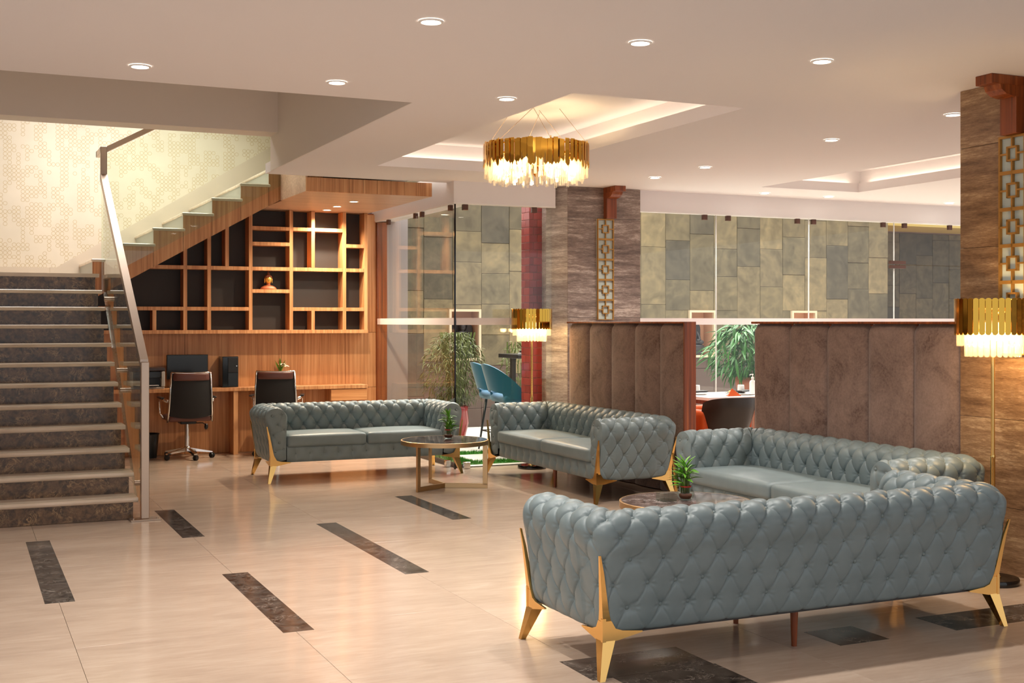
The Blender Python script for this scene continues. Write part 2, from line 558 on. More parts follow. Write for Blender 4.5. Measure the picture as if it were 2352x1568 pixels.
# ---------------------------------------------------------------- ceiling with stairwell opening and two cove trays
T1 = (3.62, 4.96, 7.03, 11.06); T2 = (8.03, 9.37, 7.03, 11.06)
cb = MB()
def cbox(x0, x1, y0, y1): cb.box(x0, x1, y0, y1, CZ, CZ + .10)
YB = 12.12
cbox(-4, 2.80, .2, 7.78)
cbox(2.80, 3.62, .2, YB)
for (x0, x1, y0, y1) in (T1, T2):
    cbox(x0, x1, .2, y0); cbox(x0, x1, y1, YB)
cbox(4.96, 8.03, .2, YB); cbox(9.37, 13.5, .2, YB)
ceiling = structure(cb.obj('ceiling', W['paint'], None))
for (x0, x1, y0, y1) in (T1, T2):
    c = MB(); o = .16; zt = CZ + .30
    c.box(x0 - o, x1 + o, y0 - o, y1 + o, zt, zt + .03)
    c.box(x0 - o - .03, x0 - o, y0 - o, y1 + o, CZ + .1, zt); c.box(x1 + o, x1 + o + .03, y0 - o, y1 + o, CZ + .1, zt)
    c.box(x0 - o, x1 + o, y0 - o - .03, y0 - o, CZ + .1, zt); c.box(x0 - o, x1 + o, y1 + o, y1 + o + .03, CZ + .1, zt)
    # L-shaped panel set lower, its edge forming two crease lines
    c.box(x0 + .65, x1 + o, y0 - o, y1 + o, zt - .04, zt); c.box(x0 - o, x0 + .65, y0 + 2.25, y1 + o, zt - .04, zt)
    c.obj('ceiling_tray', W['paint'], ceiling)
    e = MB()
    for (a0, a1, b0, b1) in ((x0 - o + .02, x0 - o + .05, y0, y1), (x1 + o - .05, x1 + o - .02, y0, y1), (x0, x1, y0 - o + .02, y0 - o + .05), (x0, x1, y1 + o - .05, y1 + o - .02)):
        e.box(a0, a1, b0, b1, CZ + .1, CZ + .108)
    e.obj('led_strip', W['led'], ceiling)

# stairwell above the hall ceiling
sw = MB()
sw.box(2.794, 2.95, 7.78, 11.88, CZ + .001, 4.7)           # right side of the opening
sw.box(-4, 2.80, 7.63, 7.78, CZ + .1, 4.7)              # near side
sw.box(2.95, 4.6, 11.73, 11.88, CZ + .1, 4.7)
sw.box(4.45, 4.6, 11.88, 14.8, CZ + .1, 4.7)
structure(sw.obj('wall_stairwell', W['paint_warm'], None))
structure(bx('beam_stairwell', W['paint_warm'], None, -4, 2.80, 11.58, 11.88, 3.365, 4.7))
structure(bx('ceiling_stairwell', W['paint_warm'], None, -4, 4.6, 7.6, 15, 4.7, 4.8))
wp = structure(MB().box(-2.6, 4.6, 0, .12, 0, 4.7).obj('wall_back', W['wallpaper'], None, loc=(0, 14.75, 0)))
structure(bx('wall_left', W['paint_warm'], None, -2.75, -2.6, 7.6, 14.9, 0, 4.7))

# skirting along the upper flight, on the wallpaper wall
s = MB()
s.prism([(-2.6, 2.03), (1.06, 2.03), (1.06, 2.165), (-2.6, 2.165)], 1, 14.72, 14.755)
s.prism([(.95, 2.03), (1.25, 2.03), (4.45, 3.84), (4.45, 4.28), (1.02, 2.168), (.95, 2.168)], 1, 14.715, 14.755)
structure(s.obj('baseboard_stair', W['skirt'], None))

# ---------------------------------------------------------------- staircase
st = thing('staircase', 'marble staircase with dark brown risers and cream treads, turning at a landing', 'staircase', (0, 9.93, 0))
XL, XR, RUN, RISE = -1.6, 1.29, .2627, .169
Y0 = 9.93
def loc_prism(poly, ax, a0, a1, name, m, z0=0): return MB().prism([(p[0] - Y0, p[1]) for p in poly], ax, a0, a1).obj(name, m, st)
tread_me = MB()
tread_me.prism([(0, -.017), (.004, -.029), (.012, -.036), (.30, -.036), (.30, 0), (.012, 0), (.004, -.006)], 0, XL, XR)
tread_me = tread_me.mesh('tread', W['tread'])
riser_me = MB().box(XL, XR - .035, .03, .045, -RISE, -.036).mesh('riser', W['riser'])
for i in range(12):
    z = .172 + RISE * i; y = RUN * i
    if i < 11: link('tread', tread_me, st, (0, y, z))
    link('riser', riser_me, st, (0, y, z))
ZL = .172 + RISE * 11
bx('landing', W['tread'], st, XL, XR, RUN * 11, 14.74 - Y0, ZL - .036, ZL)
# closed body below the steps
poly = [(.05, 0)]
for i in range(12):
    z = .172 + RISE * i; poly += [(.05 + RUN * i, z - .04), (.05 + RUN * (i + 1), z - .04)]
poly[-1] = (14.74 - Y0, poly[-1][1]); poly += [(14.74 - Y0, ZL - .3), (3.2, ZL - .3), (1.1, 0)]
MB().prism(poly, 0, XL, XR - .06).obj('stair_body', W['wood'], st)
# upper flight
X2, RUN2, RISE2, ZB, YS = 1.27, .3065, .171, 2.205, 13.3
t2 = MB().box(-.012, RUN2 + .02, YS - .015 - Y0, 14.74 - Y0, -.032, 0, .008).mesh('tread', W['tread'])
r2 = MB().box(.0, .014, YS + .005 - Y0, 14.74 - Y0, -RISE2, -.032).mesh('riser', W['riser_grey'])
low = lambda x: 2.0 + .563 * (x - 1.65)
for j in range(10):
    x = X2 + RUN2 * j; z = ZB + RISE2 * j
    link('tread', t2, st, (x, 0, z)); link('riser', r2, st, (x, 0, z))
    MB().prism([(x + .001, max(low(x), 1.75)), (x + RUN2 - .002, max(low(x + RUN2), 1.75)), (x + RUN2 - .002, z - .033), (x + .001, z - .033)], 1, YS - Y0, YS + .02 - Y0).obj('stringer_panel', W['wood'], st)
MB().prism([(1.27, 1.79), (4.4, low(4.4) + .01), (4.4, low(4.4) + .12), (1.27, 1.92)], 1, YS + .02 - Y0, 14.74 - Y0).obj('stair_soffit', W['wood_dark'], st)

# glass balustrade of the stairs
bal = thing('stair_balustrade', 'glass stair balustrade with square polished metal handrail and floor post', 'balustrade', (1.335, 9.9, 0))
def bl(z, y): return (y - 9.9, z)
MB().prism([(.14, .10), (.14, 1.13), (2.95, 2.93), (2.95, 1.85), (.55, .12)], 0, -.006, .006).obj('glass_panel', W['stair_glass'], bal)
MB().box(-.031, .031, -.031, .031, .012, 1.236, .004).obj('post', W['steel'], bal)
bp_ = MB().box(-.115, .115, -.075, .075, 0, .012, .002).obj('base_plate', W['steel'], bal)
for sx in (-.09, .09): MB().lathe([(.009, 0), (.009, .01), (.005, .014)], 8, (sx, -.05, .012)).obj('anchor_bolt', W['steel'], bp_)
MB().prism([(.030, 1.195), (.030, 1.255), (2.93, 3.03), (2.99, 3.03), (2.99, 2.965)], 0, -.031, .031).obj('handrail', W['steel'], bal)
MB().box(-.031, .031, 2.93, 2.99, 2.97, 3.31, .004).obj('rail_riser', W['steel'], bal)
MB().prism([(-.031, 3.25), (2.6, 3.25 + 2.63 * .555), (2.6, 3.31 + 2.63 * .555), (-.031, 3.31)], 1, 3.33, 3.39).obj('upper_handrail', W['steel'], bal)
MB().box(-.031, .031, 2.95, 3.39, 3.25, 3.31, .004).obj('rail_return', W['steel'], bal)
MB().prism([(.02, 1.85), (.3, 2.15), (2.6, 2.15 + 2.3 * .56), (2.6, 3.25 + 2.6 * .555), (.02, 3.26)], 1, 3.355, 3.367).obj('upper_glass_panel', W['stair_glass'], bal)
for (y, z) in ((2.40, 1.77), (1.40, 1.12), (1.15, .955), (.2, .266)):
    MB().tube([(-.052, y, z), (.012, y, z)], .021, 12).obj('standoff', W['steel'], bal, smooth=40)

# ---------------------------------------------------------------- timber canopy over the desk
cn = thing('timber_canopy', 'lowered teak canopy with plank soffit and three spots above the bookcase', 'canopy', (3.235, 12.2, 2.885))
bx('core', W['shelf_back'], cn, .02, 1.36, .02, 2.50, .012, .14)
n = 9
for k in range(n):
    a = 1.37 * k / n
    bx('fascia_plank', W['wood'], cn, a + .001, a + 1.37 / n - .0015, 0, .02, 0, .143)
for k in range(22):
    a = .02 + 2.48 * k / 22
    bx('soffit_plank', W['wood_lit'], cn, 0.02, 1.37, a + .001, a + 2.48 / 22 - .001, 0, .012)
for k in range(5):
    a = .022 + .2115 * k
    bx('side_plank', W['wood_lit'], cn, 0, .02, a, a + .210, 0, .40)
for (x, y) in ((.78, 1.98), (.765, 1.5), (.77, .86)):
    s = MB().lathe([(.052, -.004), (.052, .002), (.036, .002), (.036, -.002)], 20, (x, y, 0), cap=False).obj('spot_rim', W['white'], cn, smooth=40)
    MB().lathe([(.036, -.003), (.036, .0)], 20, (x, y, 0)).obj('lens', W['spot_on'], s)
    d = bpy.data.lights.new('canopy_spot', 'SPOT'); d.energy = 100; d.spot_size = 2.6; d.spot_blend = .8; d.color = (1, .82, .6); d.shadow_soft_size = .03
    link('canopy_spot', d, cn, (x, y, -.02))

# ---------------------------------------------------------------- desk wall and bookcase
dw = structure(MB().prism([(1.3, 0), (4.76, 0), (4.76, 2.9), (3.24, 2.9), (1.3, 1.82)], 1, 14.62, 14.72).obj('wall_desk', W['wood_dark'], None))
for (x0, x1, z0, z1) in ((1.3, 2.42, .0, 1.42), (2.42, 3.56, .0, 1.42), (3.56, 4.76, 0, .74), (3.56, 4.76, .74, 1.42), (4.60, 4.76, 1.42, 2.885)):
    bx('wall_panel', W['wood'], dw, x0 + .002, x1 - .002, 14.585, 14.62, z0 + .002, z1 - .002)
bc = thing('wall_bookcase', 'teak wall bookcase of unequal square compartments with black backs', 'bookcase', (0, 14.55, 0))
F0, F1, TK = 0.0, .05, .0425
D0, D1 = -.18, .025
MB().prism([(1.4, 1.43), (4.6, 1.43), (4.6, 2.88), (3.2, 2.88), (1.4, 1.90)], 1, .025, .045).obj('back_panel', W['shelf_back'], bc)
def vert(x, z0, z1): bx('divider', W['wood'], bc, x - TK / 2, x + TK / 2, D0, D1, z0, z1, .001)
def horz(x0, x1, z): bx('shelf_board', W['wood'], bc, x0 + TK / 2, x1 - TK / 2, D0 + .001, D1, z - TK / 2, z + TK / 2, .001)
ZT = 2.884
vs = dict(v0=2.045, v1=2.39, v2=2.662, v3=2.868, v4=3.145, v5=3.63, v6=3.897, v7=4.288, vr=4.56)
ZM, ZH, ZZ = 2.18, 1.703, 1.435
vert(vs['v0'], ZZ + .02, ZH - .02); vert(vs['v1'], ZZ + .02, low(vs['v1']) + .03); vert(vs['v2'], ZZ + .02, low(vs['v2']) + .03); vert(vs['v3'], ZM + .02, low(vs['v3']) + .03)
vert(vs['v4'], ZZ + .02, ZT); vert(vs['v5'], ZZ + .02, ZT); vert(vs['v6'], ZM + .02, ZT); vert(vs['v6'], ZZ + .02, ZH - .02)
vert(vs['v7'], ZZ + .02, ZT); vert(vs['vr'], ZZ + .02, ZT)
bx('shelf_board', W['wood'], bc, 1.4, vs['vr'] + TK / 2, D0 - .02, D1, ZZ - .022, ZZ + .02, .001)
seq = [1.95 - TK / 2, vs['v1'], vs['v2'], vs['v4'], vs['v5'], vs['v7'], vs['vr']]
for a, b in zip(seq, seq[1:]): horz(a, b, ZM)
for a, b in ((1.4, vs['v1']), (vs['v1'], vs['v2']), (vs['v2'], vs['v4']), (vs['v5'], vs['v7']), (vs['v7'], vs['vr'])): horz(a, b, ZH)
horz(vs['v4'], vs['v5'], 2.66); horz(vs['v4'], vs['v5'], 2.475); horz(vs['v4'], vs['v5'], 1.915)
horz(vs['v5'], vs['v6'], 2.66); horz(vs['v6'], vs['v7'], 2.66); horz(vs['v7'], vs['vr'], 2.475)

# desk
dk = thing('long_desk', 'long teak wall desk with dividing panel and drawer unit below the bookcase', 'desk', (0, 14.3, 0))
bx('desk_top', W['wood'], dk, 1.4, 4.56, 0, .285, .742, .785, .002)
bx('dividing_panel', W['wood'], dk, 2.93, 2.985, .01, .284, 0, .742, .002)
bx('end_panel', W['wood'], dk, 1.42, 1.46, .01, .284, 0, .742, .002)
dr = bx('drawer_unit', W['wood'], dk, 4.1, 4.555, .03, .284, 0, .742, .001)
for (z0, z1) in ((.60, .735), (.44, .585), (.28, .425), (.06, .265)):
    bx('drawer_front', W['wood_h'], dr, 4.102, 4.553, .008, .03, z0, z1, .002)

# dark strip, grey pier beside the glass
structure(bx('trim_1', W['wood_dark'], None, 4.762, 4.892, 14.55, 14.75, 0, 2.79))
structure(bx('wall_pier', W['paint_grey'], None, 4.892, 5.17, 14.56, 14.8, 0, 3.3))
structure(bx('wall_court_left', W['paint_grey'], None, 4.7, 4.892, 14.76, 16.7, 0, 4.8))

# ---------------------------------------------------------------- headers above the glass
h = MB()
h.box(4.74, 5.0, GY + .17, 14.7, 2.805, CZ + .1); h.box(4.74, 5.93, GY - .04, GY + .17, 2.805, CZ)
h.box(6.95, 13.4, GY - .04, GY + .17, 2.805, CZ)
h.box(4.74, 13.4, 12.0, 12.12, CZ, 4.9)  # unseen wall above the headers, added to block courtyard light
structure(h.obj('beam_glass', W['paint'], None))
e = MB(); e.box(4.735, 4.76, GY - .04, 14.55, 2.79, 2.805); e.box(4.74, 5.93, GY - .045, GY - .02, 2.79, 2.805); e.box(6.95, 13.4, GY - .045, GY - .02, 2.79, 2.805)
structure(e.obj('trim_2', W['white'], None))

# ---------------------------------------------------------------- pillars
def pillar(name, x0, x1, y0, y1, m, joints, side_ch=None):
    o = structure(bx(name, W['shelf_back'], None, x0 + .012, x1 - .012, y0 + .012, y1 - .012, 0, CZ))
    return o
p1 = pillar('pillar_1', 5.87, 6.8, 4.1, 5.95, None, None)
for (z0, z1) in ((0, .41), (.41, .95), (.95, 1.43), (1.43, 2.02), (2.02, 2.66), (2.66, 3.03)):
    bx('stone_panel', W['trav'], p1, 5.868, 5.882, 4.1, 5.95, z0 + .0012, z1 - .0012, .001)
    bx('stone_panel', W['trav'], p1, 5.882, 6.8, 5.938, 5.952, z0 + .0012, z1 - .0012, .001)
o = structure(MB().prism([(5.91, 12.08), (6.06, 11.87), (6.96, 11.87), (6.96, 12.5), (5.91, 12.5)], 2, 0, CZ).obj('pillar_2', W['trav_lit'], None))
for (z0, z1) in ((0, .62), (.62, 1.22), (1.22, 1.6), (1.6, 2.69), (2.69, 3.03)):
    bx('stone_panel', W['trav_grey'], o, 6.052, 6.966, 11.858, 11.87, z0 + .0012, z1 - .0012, .001)
    MB().prism([(5.90, 12.078), (6.052, 11.862), (6.06, 11.87), (5.912, 12.085)], 2, z0 + .0012, z1 - .0012).obj('stone_panel', W['trav_lit'], o)

# gold fret panels set in the pillars: local x across, z up, y = -front
def fret_panel(label, loc, rz, n, w=.205, hgt=.2225):
    r = thing('fret_panel', label, 'wall panel', loc, rz)
    bx('backing', W['backing'], r, -w / 2, w / 2, -.012, .0, -n * hgt, 0)
    f = MB(); b = .0085; y0, y1 = -.034, -.013
    f.box(-w / 2, w / 2, y0, y1, -b * 1.6, 0); f.box(-w / 2, w / 2, y0, y1, -hgt, -hgt + b * .9)
    f.box(-w / 2, -w / 2 + b * 1.3, y0, y1, -hgt + b * .9, -b * 1.6); f.box(w / 2 - b * 1.3, w / 2, y0, y1, -hgt + b * .9, -b * 1.6)
    q = .042; zc = -hgt / 2; qz = .046
    f.box(-q, -q + b * 1.4, y0, y1, zc - qz, zc + qz); f.box(q - b * 1.4, q, y0, y1, zc - qz, zc + qz)
    f.box(-q, q, y0, y1, zc + qz - b * 1.4, zc + qz); f.box(-q, q, y0, y1, zc - qz, zc - qz + b * 1.4)
    f.box(-b * .6, b * .6, y0, y1, zc + qz, 0); f.box(-b * .6, b * .6, y0, y1, -hgt, zc - qz)
    f.box(-w / 2, -q, y0, y1, zc - b * .6, zc + b * .6); f.box(q, w / 2, y0, y1, zc - b * .6, zc + b * .6)
    me = f.mesh('fret_tile', W['fret'])
    for k in range(n): link('fret_tile', me, r, (0, 0, -k * hgt))
    return r
fret_panel('column of square gold frets on pale glass, on the distant grey brown pillar', (6.508, 11.857, 2.685), 0, 5)
fret_panel('column of square gold frets on pale glass, on the near brown pillar', (5.868, 5.5, 2.685), -PI / 2, 6)
def corbel(label, loc, rz):
    r = thing('corbel', label, 'bracket', loc, rz)
    MB().box(-.063, .063, -.075, 0, .0, .30, .003).obj('post', W['wood_dark'], r)
    pts = [(0, .25), (-.09, .25), (-.15, .26), (-.19, .285), (-.205, .315), (0, .315)]
    MB().prism([(p[0], p[1] - .03) for p in pts], 0, -.064, .064).obj('curved_bracket', W['wood_dark'], r)
    MB().box(-.066, .066, -.27, 0, .285, .343, .003).obj('top_block', W['wood_dark'], r)
corbel('dark wood corbel at the top of the distant grey brown pillar', (6.56, 11.857, 2.687), 0)
corbel('dark wood corbel at the top of the near brown pillar by the floor lamp', (5.868, 5.49, 2.687), -PI / 2)

# ---------------------------------------------------------------- glass partition
gp = thing('glass_partition', 'frameless clear glass partition with frosted band and small brown clamps', 'glass wall', (GX, GY, 0))
def pane(x0, x1, y0, y1, z0=.005, z1=2.80):
    o = bx('glass_pane', W['glass'], gp, x0 - GX, x1 - GX, y0 - GY, y1 - GY, z0, z1)
pane(GX - .006, GX + .006, GY + .008, 13.126); pane(GX - .006, GX + .006, 13.132, 14.545)
pane(GX, 5.90, GY - .006, GY + .006)
xs = [6.97, 8.035, 9.366, 10.686]
for a, b in zip(xs, xs[1:]): pane(a + .004, b - .004, GY - .006, GY + .006)
pane(10.694, 13.3, GY - .006, GY + .006, 2.27, 2.80); pane(10.694, 11.59, GY - .006, GY + .006, .01, 2.262); pane(11.60, 13.3, GY - .006, GY + .006, .01, 2.262)
for x in xs[1:]: bx('edge_strip', W['led_white'] if False else W['white'], gp, x - GX - .004, x - GX + .004, -.007, .007, .0, 2.8)
bx('corner_edge', W['gloss_black'], gp, -.010, .006, -.008, .008, 0.0, 2.8)
FZ0, FZ1 = 1.518, 1.592
for (x0, x1, y0, y1) in ((GX - .0085, GX - .0065, GY + .01, 14.54), (GX + .01, 5.9, GY - .0085, GY - .0065), (6.97, 13.3, GY - .0085, GY - .0065)):
    bx('frosted_band', W['frost'], gp, x0 - GX, x1 - GX, y0 - GY, y1 - GY, FZ0, FZ1)
cl = MB().box(-.03, .03, -.02, .02, -.06, 0, .003).mesh('clamp', W['clamp'])
for x in (4.882, 5.688, 7.877, 8.202, 9.197, 9.437, 10.512, 10.854, 11.6): link('clamp', cl, gp, (x - GX, -.002, 2.79))
for y in (12.078, 12.946, 13.161, 14.121): link('clamp', cl, gp, (-.002, y - GY, 2.79), (0, 0, PI / 2))
link('clamp', MB().box(-.035, .035, -.025, .025, 0, .07, .003).mesh('floor_clamp', W['chrome']), gp, (.13, 0, 0))
link('clamp', MB().box(-.035, .035, -.025, .025, 0, .07, .003).mesh('floor_clamp', W['chrome']), gp, (0, .22, 0), (0, 0, PI / 2))
bx('door_hinge', W['clamp'], gp, 10.62 - GX, 10.86 - GX, -.022, .022, 2.275, 2.315); bx('door_hinge', W['clamp'], gp, 10.62 - GX, 10.86 - GX, -.022, .022, 2.22, 2.26)

# ---------------------------------------------------------------- courtyard: slate wall, niches, paving, red brick pier

wd = .45
rr = random.Random(3)
NICHES = [(6.48, 6.98), (10.57, 11.06), (12.56, 13.07)]
_w = MB(); _w.box(4.8, 14.62, 16.524, 16.8, 0, .985); _w.box(4.8, 14.62, 16.524, 16.8, 1.735, 4.8)
for _a, _b in zip([4.8] + [q[1] for q in NICHES], [q[0] for q in NICHES] + [14.62]): _w.box(_a, _b, 16.524, 16.8, .985, 1.735)
cw = structure(_w.obj('wall_courtyard', W['grout'], None))
def slab_col(parent, x0, x1, y, ztop, seed):
    r2 = random.Random(seed); z = 0.15 - r2.random() * .5
    while z < ztop:
        hh = r2.choice((.45, .62, .62, .62, .9))
        a, b = max(z, 0.0), min(z + hh, ztop)
        if b - a > .05:
            cuts = [(a, b)]
            for (n0, n1) in NICHES:
                if y < 17 and x0 < n1 and x1 > n0:
                    cuts = [q for (c0, c1) in cuts for q in ((c0, min(c1, .985)), (max(c0, 1.735), c1)) if q[1] - q[0] > .02]
            for (c0, c1) in cuts:
                dpt = r2.uniform(0, .012)
                bx('slate_slab', W['slate'] if c1 > 1.3 else W['slate_low'], parent, x0 + .002, x1 - .002, y - .02 - dpt, y, c0 + .002, c1 - .002, .004)
            if cuts != [(a, b)]:   # slivers beside a niche
                for (n0, n1) in NICHES:
                    if x0 < n0 < x1 and n0 - x0 > .02: bx('slate_slab', W['slate'], parent, x0 + .002, n0, y - .025, y, max(a, .985), min(b, 1.735), 0) if min(b, 1.735) > max(a, .985) else None
                    if x0 < n1 < x1 and x1 - n1 > .02: bx('slate_slab', W['slate'], parent, n1, x1 - .002, y - .025, y, max(a, .985), min(b, 1.735), 0) if min(b, 1.735) > max(a, .985) else None
        z += hh
x = 5.2; k = 0
while x < 14.6:
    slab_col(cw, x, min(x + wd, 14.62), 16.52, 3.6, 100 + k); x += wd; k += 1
cf = structure(bx('wall_courtyard_far', W['grout'], None, 14.4, 22, 19.83, 20.0, 0, 3.43))
x = 14.7
while x < 21.5:
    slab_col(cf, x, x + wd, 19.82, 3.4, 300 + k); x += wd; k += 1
structure(bx('ceiling_courtyard_far', W['yellow'], None, 14.6, 22, 18.6, 20, 3.43, 3.6))
for k, (n0, n1) in enumerate(NICHES):
    nn = thing('wall_niche', ['square pale stone niche holding a carved stele, above the blue stools', 'pale stone niche holding a carved figure, seen in the gap between booths',
                              'pale stone niche just above the wide booth'][k], 'niche', ((n0 + n1) / 2, 16.5, 1.36))
    hw = (n1 - n0) / 2
    f = MB(); bw = .035
    f.box(-hw, hw, -.05, .0, .34, .375); f.box(-hw, hw, -.05, 0, -.375, -.34); f.box(-hw, -hw + bw, -.05, 0, -.34, .34); f.box(hw - bw, hw, -.05, 0, -.34, .34)
    f.obj('frame', W['niche'], nn)
    g = MB(); dp = .26
    g.box(-hw + .02, hw - .02, dp, dp + .01, -.36, .36); g.box(-hw + .01, -hw + .03, 0, dp, -.36, .36); g.box(hw - .03, hw - .01, 0, dp, -.36, .36)
    g.box(-hw + .02, hw - .02, 0, dp, .34, .36); g.box(-hw + .02, hw - .02, 0, dp, -.36, -.345)
    g.obj('lining', W['niche_in'], nn)
# courtyard floor
cfl = structure(bx('ground_courtyard', W['grout'], None, 4.8, 22, 12.02, 20, -.1, .0))
for i in range(9):
    for j in range(5):
        bx('paver', W['paver'], cfl, 4.95 + i * 1.0 + .004, 4.95 + (i + 1) * 1.0 - .004, 12.04 + j * .9 + .004, 12.04 + (j + 1) * .9 - .004, 0, .012, .003)
def turf(x0, x1, y0, y1, n):
    mb = MB(); mb.box(x0, x1, y0, y1, .012, .02)
    for _ in range(n):
        x = rng.uniform(x0, x1); y = rng.uniform(y0, y1); a = rng.uniform(0, PI); w = .006; hh = rng.uniform(.02, .045); dx, dy = rng.uniform(-.015, .015, 2)
        mb.add([(x - w * math.cos(a), y - w * math.sin(a), .019), (x + w * math.cos(a), y + w * math.sin(a), .019), (x + dx, y + dy, .02 + hh)], [(0, 1, 2)])
    o = mb.obj('turf_grass', W['turf'], None); o['kind'] = 'stuff'; o['label'] = 'green artificial turf border between white courtyard pavers'; o['category'] = 'turf'
    return o
tf = [turf(4.95, 5.12, 12.15, 13.2, 1500), turf(5.125, 6.6, 12.15, 12.3, 1700), turf(5.125, 6.6, 13.095, 13.195, 1200), turf(5.95, 6.9, 13.95, 14.1, 800)]
for o, s in zip(tf, ('along the return glass', 'closest to the front glass', 'across the middle, behind the stools', 'farthest back, before the plants')): o['label'] = 'green artificial turf strip ' + s
# red glazed brick pier
bp = structure(bx('pillar_brick', W['grout'], None, 5.762, 5.985, 12.212, 12.42, 0, 2.9))
for k in range(34):
    z = .01 + k * .0835
    for (x0, x1) in (((5.757, 5.85), (5.853, 5.985)) if k % 2 else ((5.757, 5.803), (5.806, 5.94), (5.943, 5.985))):
        bx('brick', W['brick'], bp, x0, x1, 12.207, 12.2125, z + .002, z + .0815, .002)
    for (y0, y1) in (((12.2135, 12.31), (12.313, 12.42)) if k % 2 else ((12.2135, 12.36), (12.363, 12.42))):
        bx('brick', W['brick'], bp, 5.757, 5.7625, y0, y1, z + .002, z + .0815, .002)

# ================================================================ CHESTERFIELD SOFAS
def catmull(P, n):
    P = np.array(P, float); Q = np.vstack([2 * P[0] - P[1], P, 2 * P[-1] - P[-2]]); out = []
    for i in range(len(P) - 1):
        a, b, c, d = Q[i:i + 4]
        for t in np.linspace(0, 1, 16, endpoint=False):
            out.append(.5 * ((2 * b) + (c - a) * t + (2 * a - 5 * b + 4 * c - d) * t * t + (3 * b - a - 3 * c + d) * t ** 3))
    out.append(P[-1]); out = np.array(out)
    L = np.r_[0, np.cumsum(np.linalg.norm(np.diff(out, axis=0), axis=1))]
    s = np.linspace(0, L[-1], n)
    return np.stack([np.interp(s, L, out[:, k]) for k in range(2)], 1), s

WALL = .212
PROF = [(.012, .27), (.010, .40), (.008, .50), (.006, .57), (.008, .63), (.034, .682), (.085, .712), (.142, .710), (.186, .686), (.210, .645), (.211, .59), (.198, .53), (.183, .43), (.170, .32), (.160, .235), (.148, .197), (.115, .188)]
DS, DT = .143, .107
button_me = MB().lathe([(.0, .0095), (.006, .0085), (.0105, .006), (.0135, .0), (.0125, -.006)], 12, cap=False).mesh('button', W['button'], True)


